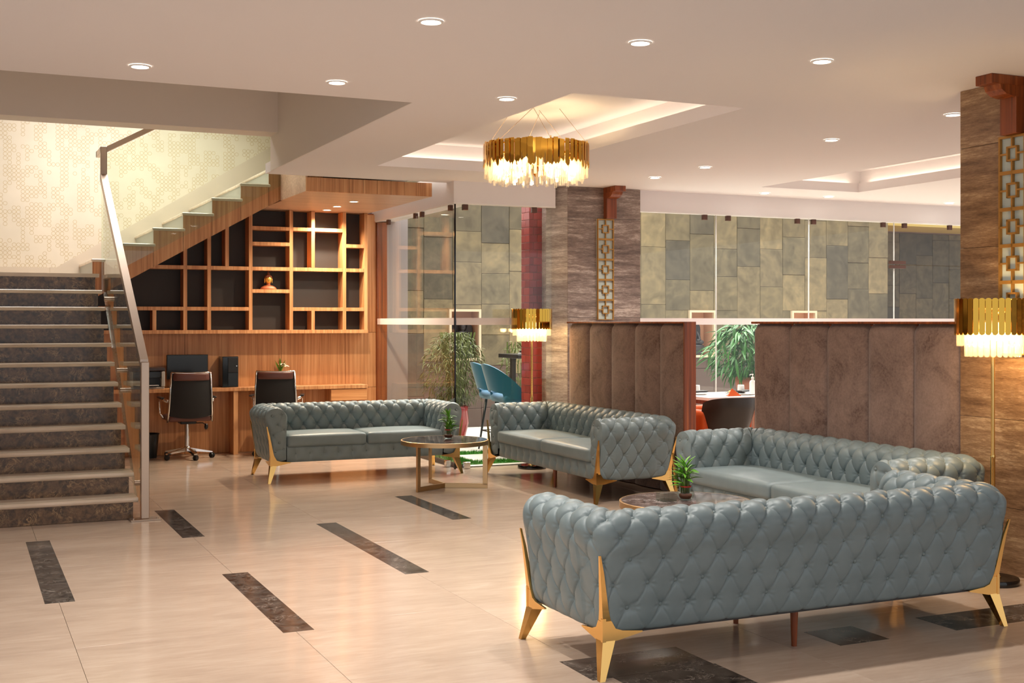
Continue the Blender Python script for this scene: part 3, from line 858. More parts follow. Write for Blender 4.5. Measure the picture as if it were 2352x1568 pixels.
def sofa(label, L, D, loc, rz, group='tufted grey green sofas'):
    root = thing('tufted_sofa', label, 'sofa', loc, rz, group)
    a = L / 2 - WALL; b = WALL
    N = 236
    prof, tt = catmull(PROF, N)
    LA = D - .035 - b; LC = .335; LB = 2 * a
    cuts = [0, LA, LA + LC, LA + LC + LB, LA + 2 * LC + LB, 2 * LA + 2 * LC + LB]
    S = np.linspace(0, cuts[-1], int(cuts[-1] / .0046))
    # make sure the split positions are samples
    k1 = int(np.argmin(abs(S - (cuts[1] + LC / 2)))); k2 = int(np.argmin(abs(S - (cuts[3] + LC / 2))))
    pw = .42
    ph_ = np.linspace(0, 1, 4001); ph_ = (np.where(ph_ < .5, .5 * (2 * ph_) ** 3, 1 - .5 * (2 - 2 * ph_) ** 3)) * PI / 2
    ce = np.stack([np.maximum(np.cos(ph_), 0) ** pw, np.maximum(np.sin(ph_), 0) ** pw], 1)
    cl_ = np.r_[0, np.cumsum(np.linalg.norm(np.diff(ce, axis=0), axis=1))]; cl_ /= cl_[-1]
    def cdir(u_): return float(np.interp(u_, cl_, ce[:, 0])), float(np.interp(u_, cl_, ce[:, 1]))
    base = np.zeros((len(S), 2)); dirn = np.zeros((len(S), 2)); incorner = np.zeros(len(S))
    for i, s in enumerate(S):
        if s <= cuts[1]: base[i] = (-a, D - .035 - s); dirn[i] = (-1, 0)
        elif s <= cuts[2]:
            ph = (s - cuts[1]) / LC * PI / 2; base[i] = (-a, b); c_, s_ = cdir((s - cuts[1]) / LC); dirn[i] = (-c_, -s_); incorner[i] = math.sin(2 * ph)
        elif s <= cuts[3]: base[i] = (-a + s - cuts[2], b); dirn[i] = (0, -1)
        elif s <= cuts[4]:
            ph = (s - cuts[3]) / LC * PI / 2; base[i] = (a, b); c_, s_ = cdir((s - cuts[3]) / LC); dirn[i] = (s_, -c_); incorner[i] = math.sin(2 * ph)
        else: base[i] = (a, b + s - cuts[4]); dirn[i] = (1, 0)
    G = np.zeros((len(S), N, 3))
    past = (np.arange(N) > np.argmax(prof[:, 1])).astype(float)
    ex = 1 - .46 * past * np.clip((.60 - prof[:, 1]) / .10, 0, 1)      # corners get squarer below the roll
    sg_ = np.sign(dirn)[:, None, :] * np.abs(dirn)[:, None, :] ** ex[None, :, None]
    G[:, :, :2] = base[:, None, :] + sg_ * prof[None, :, 0:1]
    G[:, :, 2] = prof[None, :, 1]
    du = np.gradient(G, axis=0); dv = np.gradient(G, axis=1)
    nr = np.cross(dv, du); ln = np.linalg.norm(nr, axis=2, keepdims=True)
    nr = nr / np.maximum(ln, 1e-9)
    # tufting
    tcrest = tt[int(np.argmax(prof[:, 1]))]
    V = (tt - tcrest - .055) / DT
    smid = cuts[-1] / 2
    U = (S - smid) / DS
    uu, vv = np.meshgrid(U, V, indexing='ij')
    p = uu + vv / 2; q = uu - vv / 2
    gm = math.sqrt(1 / DS ** 2 + .25 / DT ** 2)
    sp = np.abs(np.sin(PI * p)); sq = np.abs(np.sin(PI * q))
    cd1 = np.abs(p - np.round(p)) / gm; cd2 = np.abs(q - np.round(q)) / gm
    P0, Q0 = np.round(p), np.round(q)
    rb = np.full(p.shape, 9.); th = np.zeros(p.shape)
    for dp in (-1, 0, 1):
        for dq in (-1, 0, 1):
            pp, qq = P0 + dp, Q0 + dq
            bu, bv = (pp + qq) / 2, pp - qq
            dd = np.hypot((uu - bu) * DS, (vv - bv) * DT)
            th = np.where(dd < rb, np.arctan2((vv - bv) * DT, (uu - bu) * DS), th); rb = np.minimum(rb, dd)
    pil = np.sqrt(sp * sq)
    outer = np.clip((tt - tcrest - .14) / .1, 0, 1)[None, :]          # 1 on the outside
    amp = 1.0 - .74 * outer
    armz = ((S < cuts[1]) | (S > cuts[4]))[:, None]
    amp = np.where(armz, 1.0 - .18 * outer, amp)
    pil = np.where(outer > 0, pil ** (1 - .35 * outer), pil)
    h = .014 * pil * amp - .0055 * np.exp(-(cd1 / .0032) ** 1.3) - .0026 * np.exp(-(cd2 / .0032) ** 1.3) - (.019 - .005 * outer) * np.exp(-(rb / .021) ** 1.25)
    h += .0016 * np.cos(7 * th + 3 * np.round(uu)) * np.exp(-((rb - .024) / .013) ** 2)
    # fan of small folds round each button
    # fades: bottom edges, front edges, degenerate inside corner
    fade = np.clip(tt / .05, 0, 1) * np.clip((tt[-1] - tt) / .11, 0, 1)
    fs = np.clip(np.minimum(S, S[-1] - S) / .035, 0, 1)
    f2 = fade[None, :] * fs[:, None] * (1 - incorner[:, None] * np.clip(1 - prof[None, :, 0] / .12, 0, 1))
    h = np.where(h > 0, h * (1 - .75 * (incorner ** 2)[:, None] * (1 - ex[None, :]) / .46), h)
    h = h * f2 - incorner[:, None] ** 24 * .006 * np.clip(1.2 - outer * 1.2, 0, 1) * np.clip(prof[None, :, 0] / .06, 0, 1)
    G2 = G + nr * h[:, :, None]
    # parts: two arms and the backrest, sharing the cut lines
    def part(name, i0, i1):
        n = i1 - i0 + 1
        v = G2[i0:i1 + 1].reshape(-1, 3)
        idx = np.arange(n * N).reshape(n, N)
        f = np.stack([idx[:-1, :-1], idx[:-1, 1:], idx[1:, 1:], idx[1:, :-1]], -1).reshape(-1, 4)
        return [v.tolist(), f.tolist()]
    def cap(data, i, sgn):
        """upholstered front of an arm, closing the profile loop"""
        yend = D - .035
        x0 = base[i][0]; dx = dirn[i][0]
        loop = [(x0 + dx * .012, .215)] + [(x0 + dx * n_, z) for n_, z in prof[::2]]
        c = np.array([x0 + dx * .098, .45]); loop = np.array(loop); m = len(loop)
        v0 = len(data[0]); R = 34
        dips = [(.15, .645), (.052, .662), (.098, .56), (.034, .505), (.152, .46), (.085, .385), (.042, .32), (.12, .30)]
        for r_ in range(R + 1):
            k = 1 - r_ / R
            k2 = k
            for (X, Zz) in loop:
                pt = c + (np.array([X, Zz]) - c) * np.array([k2, k2])
                yy = .032 * (1 - k ** 3.2)
                for (e0, e1) in zip(dips, dips[1:]):
                    ax_, az_ = x0 + dx * e0[0], e0[1]; bx_, bz_ = x0 + dx * e1[0], e1[1]
                    L2_ = (bx_ - ax_) ** 2 + (bz_ - az_) ** 2; u_ = max(0, min(1, ((pt[0] - ax_) * (bx_ - ax_) + (pt[1] - az_) * (bz_ - az_)) / L2_))
                    dd_ = math.hypot(pt[0] - ax_ - u_ * (bx_ - ax_), pt[1] - az_ - u_ * (bz_ - az_))
                    yy -= .005 * math.exp(-(dd_ / .006) ** 1.3) * min(1, (1 - k) * 6)
                for (dn, dz) in dips:
                    rr_ = math.hypot(pt[0] - (x0 + dx * dn), pt[1] - dz)
                    yy -= .018 * math.exp(-(rr_ / .026) ** 1.2) * min(1, (1 - k) * 6 + .1)
                data[0].append((pt[0], yend + yy, pt[1]))
        for r_ in range(R):
            for k in range(m):
                k2 = (k + 1) % m
                q_ = (v0 + r_ * m + k, v0 + r_ * m + k2, v0 + (r_ + 1) * m + k2, v0 + (r_ + 1) * m + k)
                data[1].append(q_ if sgn > 0 else q_[::-1])
        cv = np.array(data[0][v0:])
        return [(x0 + dx * dn, float(cv[np.argmin((cv[:, 0] - x0 - dx * dn) ** 2 + (cv[:, 2] - dz) ** 2), 1]) + .0015, dz) for dn, dz in dips]
    arms = []
    for (i0, i1, ie, sg) in ((0, k1, 0, -1), (k2, len(S) - 1, len(S) - 1, 1)):
        d = part('arm', i0, i1); dips = cap(d, ie, sg)
        mb = MB(); mb.v = d[0]; mb.f = d[1]
        o = mb.obj('arm', W['leather'], root, True); arms.append(o)
        for pt in dips: link('button', button_me, o, pt, (-PI / 2, 0, 0))
    d = part('backrest', k1, k2); mb = MB(); mb.v = d[0]; mb.f = d[1]
    back = mb.obj('backrest', W['leather'], root, True)
    # buttons on the lattice
    nb = np.cross(np.gradient(G2, axis=1), np.gradient(G2, axis=0)); nb /= np.maximum(np.linalg.norm(nb, axis=2, keepdims=True), 1e-9)
    for vi in range(int(np.ceil(V[0])), int(np.floor(V[-1])) + 1):
        t_ = vi * DT + tcrest + .055
        if t_ < .06 or t_ > tt[-1] - .09: continue
        for ui in np.arange(-40, 41):
            s_ = smid + (ui + (.5 if vi % 2 else 0)) * DS
            if s_ < .045 or s_ > S[-1] - .045: continue
            i = int(np.argmin(abs(S - s_))); j = int(np.argmin(abs(tt - t_)))
            if f2[i, j] < .55: continue
            own = arms[0] if i < k1 else (arms[1] if i > k2 else back)
            nv = Vector(nr[i, j]); pos = Vector(G2[i, j]) + nv * .0025
            o = link('button', button_me, own, pos)
            o.rotation_mode = 'QUATERNION'; o.rotation_quaternion = nv.to_track_quat('Z', 'Y')
    # front rail with one row of buttons
    nx, nz = int(2 * a / .011), 22
    v = []; f = []
    for i in range(nx + 1):
        x = -a - .004 + (2 * a + .008) * i / nx
        for j in range(nz + 1):
            w = j / nz; z = .188 + .165 * w
            y = D - .055 + .022 * (1 - abs(2 * w - 1) ** 3)
            ph = x / DS
            pl = abs(math.sin(PI * ph)) ** .6
            y += .018 * (pl - 1) * (1 - abs(2 * w - 1) ** 2)
            r_ = math.hypot((ph - round(ph)) * DS, (w - .5) * .165)
            y -= .017 * math.exp(-(r_ / .026) ** 1.2)
            v.append((x, y, z))
    for i in range(nx):
        for j in range(nz):
            q_ = i * (nz + 1) + j; f.append((q_, q_ + 1, q_ + nz + 2, q_ + nz + 1))
    mb = MB(); mb.v = v; mb.f = f
    rail = mb.obj('front_rail', W['leather'], root, True)
    for k in range(-int(a / DS), int(a / DS) + 1):
        if abs(k * DS) < a - .03: link('button', button_me, rail, (k * DS, D - .055 + .022 - .0330, .27), (-PI / 2, 0, 0))
    MB().box(-a + .002, a - .002, .17, D - .065, .2, .325).obj('seat_base', W['leather'], root)
    bx('dust_cover', W['black'], root, -L / 2 + .08, L / 2 - .08, .07, D - .07, .186, .2)
    for sx in (-1, 1):
        x0, x1 = sorted((sx * .003, sx * (a + .004)))
        MB().soft(x0, x1, b - .012, D - .018, .33, .452, .034, 14, .016, .006).obj('seat_cushion', W['leather'], root, True, weld=True)
    # golden legs: corner strap, flanges and splayed foot
    pn = lambda z: float(np.interp(-z, -prof[120:, 1], prof[120:, 0])) if z > .19 else .15
    for (sx, sy) in ((-1, -1), (1, -1), (-1, 1), (1, 1)):
        lg = MB()
        cp = lambda n_: (sx * (a + n_), (b - n_) if sy < 0 else D - .012)
        zs = [.235, .27, .30, .38, .46, .545]; ws = [.044, .036, .031, .024, .018, .008]
        outv = []
        for z, w in zip(zs, ws):
            n_ = pn(max(z, .2)) + .004
            if sy < 0: X, Y = a + n_ - .024, b - n_ + .024
            else: X, Y = a + n_ - .012, D - .010
            X += .020; Y += (-.020 if sy < 0 else .013)
            outv.append((X, Y, z, w))
        ring = []
        dy = 1 if sy < 0 else -1
        for (X, Y, z, w) in outv:
            th = .010
            poly = [(X, Y), (X - w, Y), (X - w, Y + dy * th), (X - th, Y + dy * th), (X - th, Y + dy * w), (X, Y + dy * w)]
            ring.append([(sx * px_, py_, z) for px_, py_ in poly])
        v = [p_ for r_ in ring for p_ in r_]; f = []
        for i in range(len(ring) - 1):
            for k in range(6):
                q_ = (i * 6 + k, i * 6 + (k + 1) % 6, (i + 1) * 6 + (k + 1) % 6, (i + 1) * 6 + k)
                f.append(q_ if sx * sy < 0 else q_[::-1])
        f.append(tuple(range(6)) if sx * sy > 0 else tuple(range(6))[::-1])
        m6 = tuple(range(len(v) - 6, len(v))); f.append(m6[::-1] if sx * sy > 0 else m6)
        lg.add(v, f)
        X, Y, _, _ = outv[1]
        # flanges tapering along both bottom edges
        lg.prism([(sx * X, .162), (sx * (X - .07), .162), (sx * (X - .20), .188), (sx * (X - .20), .194), (sx * (X - .10), .204), (sx * (X - .065), .216), (sx * (X - .045), .25), (sx * X, .25)][::(1 if sx * dy > 0 else -1)], 1, Y + dy * .0015, Y + dy * .0125)
        lg.prism([(Y, .162), (Y + dy * .07, .162), (Y + dy * .20, .188), (Y + dy * .20, .194), (Y + dy * .10, .204), (Y + dy * .065, .216), (Y + dy * .045, .25), (Y, .25)][::(-1 if sx * dy > 0 else 1)], 0, sx * (X - .0015), sx * (X - .0125))
        xa, xb = sorted((sx * X, sx * (X - .016))); ya, yb = sorted((Y, Y + dy * .016))
        lg.box(xa - .0005, xb + .0005, ya - .0005, yb + .0005, .161, .262)
        # foot
        ft = []
        for (z, w, ox) in ((.1645, .062, -.001), (.0, .026, .028)):
            Xo, Yo = X + ox, Y - dy * ox
            ft += [(sx * Xo, Yo, z), (sx * (Xo - w), Yo, z), (sx * (Xo - w), Yo + dy * w, z), (sx * Xo, Yo + dy * w, z)]
        fq = [(0, 1, 2, 3), (7, 6, 5, 4), (0, 4, 5, 1), (1, 5, 6, 2), (2, 6, 7, 3), (3, 7, 4, 0)]
        lg.add(ft, [q_ if sx * dy > 0 else q_[::-1] for q_ in fq])
        lg.obj('leg', W['gold'], root)
    for x in ((-.05,) if L > 2.2 else ()):
        MB().lathe([(.013, 0), (.020, .186)], 10, (x, .16, 0)).obj('centre_leg', W['wood_dark'], root, smooth=40)
        MB().lathe([(.013, 0), (.020, .186)], 10, (x, D - .16, 0)).obj('centre_leg', W['wood_dark'], root, smooth=40)
    return root


SO_D = .80
near = sofa('long tufted grey green sofa in front, its buttoned back turned to the viewer', 2.40, SO_D, (3.695, 4.60, 0), 0)
dup(near, (5.80, 6.83, 0), PI / 2, 'long tufted sofa against the wide brown booth, beside the brown pillar')
dup(near, (5.745, 10.31, 0), PI / 2, 'tufted sofa against the narrower brown booth, its gold-legged side arm facing forward')
sofa('shorter tufted sofa with back to the desk, facing forward behind the bronze coffee table', 2.03, SO_D, (3.71, 12.42, 0), PI)

# ================================================================ coffee tables
def coffee_table(label, loc, rz):
    r = thing('coffee_table', label, 'table', loc, rz, 'round coffee tables')
    R, H = .41, .45
    MB().lathe([(.0, .02), (R - .012, .02), (R - .012, .032), (.0, .032)], 64, (0, 0, H - .032), cap=False).obj('marble_top', W['table_marble'], r, smooth=40)
    MB().lathe([(R - .014, -.008), (R, -.008), (R, .031), (R - .003, .033), (R - .012, .033), (R - .012, -.008)], 64, (0, 0, H - .033), cap=False).obj('rim', W['bronze'], r, smooth=40)
    for a in (-PI / 2, PI / 6, 5 * PI / 6):
        c, s = math.cos(a), math.sin(a)
        m = MB(); m.box(R - .05, R - .006, -.009, .009, .03, H - .04, .001)
        o = m.obj('leg', W['bronze'], r); o.rotation_euler = (0, 0, a)
        o = MB().box(.0, R - .006, -.009, .009, .0, .044, .001).obj('base_bar', W['bronze'], r); o.rotation_euler = (0, 0, a)
    return r
ct = coffee_table('round dark marble table with bronze frame, beside the shorter sofa', (4.15, 10.66, 0), math.radians(-60))
ct2 = dup(ct, (4.085, 6.40, 0), math.radians(25), 'round brown marble table enclosed by the long sofas, partly hidden by the front one')

# ================================================================ lucky bamboo in glass vases
def leaf_mesh(name, m, L=.10, w=.012, droop=.35):
    v = []; f = []; n = 5
    for i in range(n + 1):
        t_ = i / n; ww = w * math.sin(PI * min(1, t_ * .92 + .06)) ** .8; z = -droop * L * t_ * t_
        v += [(L * t_, -ww, z + .25 * ww), (L * t_, 0, z), (L * t_, ww, z + .25 * ww)]
    for i in range(n):
        for k in range(2): q = i * 3 + k; f.append((q, q + 3, q + 4, q + 1))
    mb = MB(); mb.v = v; mb.f = f
    return mb.mesh(name, m, True)
leaf_me = leaf_mesh('leaf', W['leaf'])
def vase_plant(label, loc, rz, seed, group):
    r_ = random.Random(seed)
    r = thing('lucky_bamboo', label, 'plant', loc, rz, group)
    MB().lathe([(.0, .002), (.035, .002), (.052, .02), (.056, .042), (.046, .066), (.036, .074), (.038, .092), (.045, .10), (.043, .10), (.035, .092), (.033, .074), (.043, .064), (.052, .042), (.048, .022), (.033, .006), (.0, .006)], 28, cap=False).obj('vase', W['vase_glass'], r, True)
    MB().lathe([(.0, .007), (.030, .008), (.040, .024), (.040, .036), (.03, .040), (.0, .042)], 20, cap=False).obj('pebbles', plain('brown_pebbles', (96, 44, 22), .6), r, True)
    MB().lathe([(.034, .0), (.036, .004), (.034, .009)], 18, (0, 0, .079), cap=False).obj('red_ribbon', plain('red_ribbon', (200, 40, 24), .5), r, True)
    for k in range(9):
        a = k * 2.4; rad = .006 + .021 * (k / 9); hh = .13 + .09 * r_.random()
        x, y = rad * math.cos(a), rad * math.sin(a)
        MB().tube([(x, y, .03), (x * 1.15, y * 1.15, hh)], .0052, 7).obj('stem', W['stem'], r, True)
        for q in range(8):
            o = link('leaf', leaf_me, r, (x * 1.1, y * 1.1, hh + .01 - q * .012))
            s = r_.uniform(.5, .95)
            o.rotation_euler = (r_.uniform(-.5, .5), -r_.uniform(.1, 1.25), a + r_.uniform(-1.5, 1.5)); o.scale = (s, s, s)
    for q in range(4):
        o = link('leaf', leaf_me, r, (0, 0, .19)); o.rotation_euler = (0, -r_.uniform(1.1, 1.5), r_.uniform(0, 6)); o.scale = (1.0, 1, 1)
    return r
vase_plant('lucky bamboo in a small glass vase on the table before the shorter sofa', (4.22, 10.74, .45), 0, 4, None)
vase_plant('lucky bamboo in a round glass vase on the table among the long sofas', (4.10, 6.43, .45), 2, 9, None)
tb = thing('glass_dish', 'small square clear glass dish beside the bamboo vase on the near table', 'dish', (3.975, 6.45, .45))
m_ = MB(); m_.box(-.045, .045, -.045, .045, 0, .006)
for s in (-1, 1): m_.box(s * .045 - .003, s * .045 + .003, -.045, .045, 0, .055); m_.box(-.045, .045, s * .045 - .003, s * .045 + .003, 0, .055)
m_.obj('bowl', W['vase_glass'], tb)

# ================================================================ chandelier
ch = thing('chandelier', 'large ring chandelier of gold strips and crystal rods hung below the ceiling tray', 'chandelier', (4.305, 9.0, 2.70))
R = .425
for k in range(110):
    a = 2 * PI * k / 110 + rng.uniform(-.01, .01); w = rng.uniform(.013, .020); rad = R + (.007 if k % 2 else -.004) + rng.uniform(-.002, .002); z0 = .115 + rng.uniform(-.035, .035); z1 = .295 + rng.uniform(-.008, .008)
    o = MB().prism([(-w, z0 + .018), (w * .1, z0 - .005), (w, z0 + .018), (w, z1), (-w, z1)], 0, -.0025, .0025).obj('gold_strip', W['gold_strip'], ch)
    o.location = (rad * math.cos(a), rad * math.sin(a), 0); o.rotation_euler = (0, 0, a + rng.uniform(-.07, .07))
cm = MB().prism([(-.009, .0), (.009, .0), (.009, .125), (.0, .155), (-.009, .125)], 0, -.007, .007).mesh('crystal_rod', W['crystal'])
for ring_, (n_, rad, z0) in enumerate(((76, .418, .035), (60, .385, -.0), (48, .345, .008))):
    for k in range(n_):
        a = 2 * PI * (k + .5) / n_; o = link('crystal_rod', cm, ch, (rad * math.cos(a), rad * math.sin(a), z0 + rng.uniform(-.02, .02)), (0, 0, a)); o.scale = (1, 1, rng.uniform(.85, 1.15))
MB().tube([(R * .97 * math.cos(2 * PI * k / 48), R * .97 * math.sin(2 * PI * k / 48), .27) for k in range(48)], .008, 6, True).obj('ring_frame', W['brass'], ch, True)
MB().tube([(.36 * math.cos(2 * PI * k / 48), .36 * math.sin(2 * PI * k / 48), .17) for k in range(48)], .008, 6, True).obj('ring_frame', W['brass'], ch, True)
for k in range(10):
    a = 2 * PI * k / 10 + .2
    MB().ball((0, 0, .14), .016, 10, 8, (1, 1, 2.1)).obj('bulb', W['bulb'], ch, True, loc=(.30 * math.cos(a), .30 * math.sin(a), 0))
    d = bpy.data.lights.new('bulb_light', 'POINT'); d.energy = 2.2; d.color = (1, .74, .42); d.shadow_soft_size = .03
    link('bulb_light', d, ch, (.33 * math.cos(a), .33 * math.sin(a), .10))
for k in range(6):
    a = 2 * PI * k / 6 + .35; x, y = R * math.cos(a), R * math.sin(a)
    fx_, fy_ = (.10 * math.cos(a) + (.08 if k % 2 else -.08)), .10 * math.sin(a)
    MB().tube([(x, y, .29), (fx_, fy_, .62)], .0022, 5).obj('cable', W['steel'], ch, True)
    MB().lathe([(.005, 0), (.007, .008), (.004, .024)], 8, (x, y, .288)).obj('cable_grip', W['brass'], ch, True)
MB().lathe([(.0, 0), (.17, 0), (.17, .02), (0, .02)], 32, (0, 0, .612), cap=False).obj('ceiling_plate', W['white'], ch, smooth=40)

# ================================================================ floor lamps
strip_me = MB()
pts = [(-.0165, .01)] + [(-.0165 * math.cos(PI * k / 8), .0165 - .0165 * math.sin(PI * k / 8)) for k in range(9)] + [(.0165, .205)] + [(.0165 * math.cos(PI * k / 8), .205 + .012 * math.sin(PI * k / 8)) for k in range(1, 8)] + [(-.0165, .205)]
strip_me.prism(pts[1:], 0, -.003, .003); strip_me = strip_me.mesh('gold_strip', W['gold_strip'])
cr_me = MB().prism([(-.016 * math.cos(PI * k / 6), .016 - .016 * math.sin(PI * k / 6)) for k in range(7)] + [(.016, .155), (-.016, .155)], 0, -.0045, .0045).mesh('crystal_bar', W['crystal_lamp'])
fl = thing('floor_lamp', 'brass floor lamp with gold strip and crystal shade, beside the near brown pillar', 'lamp', (5.60, 5.42, 0), 0, 'gold strip floor lamps')
MB().lathe([(.0, 0), (.148, 0), (.15, .006), (.15, .030), (.146, .036), (.0, .036)], 48, cap=False).obj('base', W['gloss_black'], fl, smooth=40)
MB().lathe([(.045, .0), (.045, .006), (.018, .012), (.018, .05), (.014, .055)], 24, (0, 0, .036)).obj('base_collar', W['brass'], fl, smooth=40)
MB().lathe([(.0135, .05), (.0135, .74), (.0150, .742), (.0150, .76), (.0115, .765), (.0115, 1.62)], 16).obj('pole', W['brass'], fl, smooth=40)
for k in range(38):
    a = 2 * PI * k / 38; link('gold_strip', strip_me, fl, (.214 * math.cos(a), .214 * math.sin(a), 1.472), (0, 0, a))
for k in range(36):
    a = 2 * PI * (k + .5) / 36; link('crystal_bar', cr_me, fl, (.200 * math.cos(a), .200 * math.sin(a), 1.405), (0, 0, a))
for k in range(28):
    a = 2 * PI * (k + .5) / 28; link('crystal_bar', cr_me, fl, (.155 * math.cos(a), .155 * math.sin(a), 1.343), (0, 0, a))
for rr_, z in ((.207, 1.63), (.193, 1.55), (.150, 1.49)):
    MB().tube([(rr_ * math.cos(2 * PI * k / 40), rr_ * math.sin(2 * PI * k / 40), z) for k in range(40)], .004, 6, True).obj('shade_ring', W['brass'], fl, True)
for k in range(4):
    a = k * PI / 2 + .4
    MB().tube([(0, 0, 1.60), (.207 * math.cos(a), .207 * math.sin(a), 1.63)], .004, 6).obj('spoke', W['brass'], fl)
    MB().ball((.10 * math.cos(a), .10 * math.sin(a), 1.52), .018, 10, 8, (1, 1, 1.8)).obj('bulb', W['bulb'], fl, True)
    d = bpy.data.lights.new('bulb_light', 'POINT'); d.energy = 5; d.color = (1, .66, .30); d.shadow_soft_size = .03
    link('bulb_light', d, fl, (.10 * math.cos(a), .10 * math.sin(a), 1.465))
dup(fl, (5.545, 11.70, 0), .1, 'brass floor lamp with gold shade in front of the red brick pier')

# ================================================================ ceiling downlights
dl = thing('downlight', '', 'ceiling light', (2.12, 5.63, CZ), 0, 'recessed ceiling downlights')
f_ = MB().lathe([(.062, -.002), (.062, -.008), (.050, -.010), (.046, -.004)], 28, cap=False).obj('rim', W['white'], dl, smooth=50)
MB().lathe([(.0, -.005), (.047, -.005), (.047, -.0035), (0, -.0035)], 28, cap=False).obj('lens', W['lamp_on'], dl)
d = bpy.data.lights.new('downlight_spot', 'SPOT'); d.energy = SPOT_W; d.spot_size = math.radians(118); d.spot_blend = .85; d.color = (1, .945, .88); d.shadow_soft_size = .045
link('downlight_spot', d, dl, (0, 0, -.015))
DL = [(2.12, 5.63, 'recessed downlight nearest the top edge, above the open floor'), (3.29, 5.60, 'recessed downlight near the top edge, above and right of the gold chandelier'),
      (4.46, 5.57, 'recessed downlight above the wide booth, in the row nearest the viewer'), (.96, 7.31, 'recessed downlight above the stairwell opening edge'),
      (2.13, 7.30, 'recessed downlight beside the corner of the stairwell opening'), (3.31, 7.37, 'recessed downlight just above the chandelier cables, by the tray corner'),
      (6.46, 6.62, 'recessed downlight right beside the near brown pillar'), (6.46, 7.95, 'recessed downlight between the chandelier tray and the near pillar, larger of two'),
      (6.50, 9.85, 'small recessed downlight above the wooden end of the narrower booth'), (6.50, 10.77, 'small bright recessed downlight closest to the distant pillar'),
      (8.44, 11.56, 'tiny recessed downlight above the glass, first from the distant pillar'), (9.36, 11.57, 'tiny recessed downlight above the glass, second from the distant pillar'),
      (11.24, 11.58, 'tiny recessed downlight above the glass, just left of the near pillar'),
      (3.62 - .12, 7.62, None)]
cache = {}
for c_ in bpy.data.objects:
    if c_.parent is not None: cache.setdefault(c_.parent.name, []).append(c_)
for k, (x, y, lab) in enumerate(DL):
    if lab is None: continue
    if k == 0: dl['label'] = lab
    else: dup(dl, (x, y, CZ), 0, lab, None, cache)
for (x, y, lab) in ((.96, 5.6, 'recessed downlight above the floor before the stairs, beyond the top edge'), (.96, 3.9, 'recessed downlight above the open floor nearest the viewer, beyond the top edge')):
    dup(dl, (x, y, CZ), 0, lab, None, cache)
# lamp inside the tray
dup(dl, (3.55 + .22, 7.75, CZ + .25 + .002), 0, 'recessed downlight seen between the chandelier cables', None, cache)

# ================================================================ booths
def booth(label, y0, n, pitch, wood_end):
    r = thing('booth_partition', label, 'partition', (5.87, y0, 0))
    for k in range(n):
        mb = MB(); ny, nz_ = 20, 24
        for j in range(nz_ + 1):
            z = .01 + 1.525 * (1 - (1 - j / nz_) ** 2.2)
            for i in range(ny + 1):
                q_ = 2 * i / ny - 1; q_ = math.copysign(1 - (1 - abs(q_)) ** 1.7, q_)
                x = .026 * abs(q_) ** 6 + .012 * q_ * q_ + .05 * max(0, (z - 1.44) / .095) ** 3
                mb.v.append((x, (k + .5) * pitch + q_ * (pitch / 2 - .001), z))
        for j in range(nz_):
            for i in range(ny): a_ = j * (ny + 1) + i; mb.f.append((a_, a_ + ny + 1, a_ + ny + 2, a_ + 1))
        mb.obj('padded_panel', W['velvet'], r, True)
    bx('core_board', W['wood_dark'], r, .066, .115, .0, n * pitch, 0, 1.53)
    bx('top_trim', W['wood_dark'], r, .0, .115, 0, n * pitch, 1.535, 1.552, .003)
    if wood_end: bx('wood_end', W['wood_dark'], r, -.004, .118, -.018, .0, 0, 1.552, .002)
    return r
booth('narrower brown velvet booth divider with channelled padding and wooden end', 9.235, 5, .4585, True)
booth('wide brown velvet booth divider with channelled padding, beside the brown pillar', 5.955, 5, .4545, False)

# ================================================================ office chairs (facing +y, back towards the viewer)
oc = thing('office_chair', 'black mesh office chair with brown leather pad, in front of the monitor', 'chair', (2.375, 14.16, 0), 0, 'office chairs at the desk')
bk = link('backrest', None, oc)
def backy(z): return -.20 - .10 * max(0, (z - .45)) - .03 * math.cos((z - .72) * 5)
v = []; f = []
nx, nz = 12, 16
for j in range(nz + 1):
    z = .50 + .47 * j / nz; hw = .235 - .025 * (j / nz)
    for i in range(nx + 1):
        u = -1 + 2 * i / nx; v.append((u * hw, backy(z) - .045 * (1 - u * u) , z - .03 * (1 - u * u) * (1 - j / nz)))
for j in range(nz):
    for i in range(nx): q = j * (nx + 1) + i; f.append((q, q + 1, q + nx + 2, q + nx + 1))
n0 = len(v); v += [(x, y + .012, z) for x, y, z in v]; f += [tuple(i + n0 for i in q)[::-1] for q in f]
mb = MB(); mb.v = v; mb.f = f
mb.obj('mesh_panel', W['mesh_fabric'], bk, True)
for s in (-1, 1):
    MB().tube([(s * .245, backy(.44) + .01, .43), (s * .238, backy(.55), .55), (s * .226, backy(.78), .78), (s * .214, backy(.98), .985)], .0105, 8, flat=1.5).obj('side_rail', W['chrome'], bk, True)
MB().tube([(u * .214, backy(.98) - .045 * (1 - u * u), .985 - .008 * (1 - u * u)) for u in np.linspace(-1, 1, 11)], .0105, 8).obj('top_rail', W['chrome'], bk, True)
hp = MB().soft(-.20, .20, -.02, .02, -.042, .042, .018, 10)
hp.v = [(x, y + backy(.94) - .045 * (1 - (x / .21) ** 2), z + .935) for x, y, z in hp.v]
hp.obj('head_pad', W['brown_leather'], bk, True, weld=True)
MB().soft(-.24, .24, -.22, .24, .43, .50, .03, 10, .01).obj('seat', W['brown_leather'], oc, True, weld=True)
for s in (-1, 1):
    ar = MB().tube([(s * .245, -.20, .665), (s * .285, -.10, .675), (s * .29, .12, .68), (s * .285, .17, .64), (s * .28, .16, .50), (s * .245, .10, .455)], .011, 8, flat=1.8).obj('armrest', W['chrome'], oc, True)
    MB().soft(s * .29 - .024, s * .29 + .024, -.11, .15, .683, .705, .009, 6).obj('arm_pad', W['black'], ar, True, weld=True)
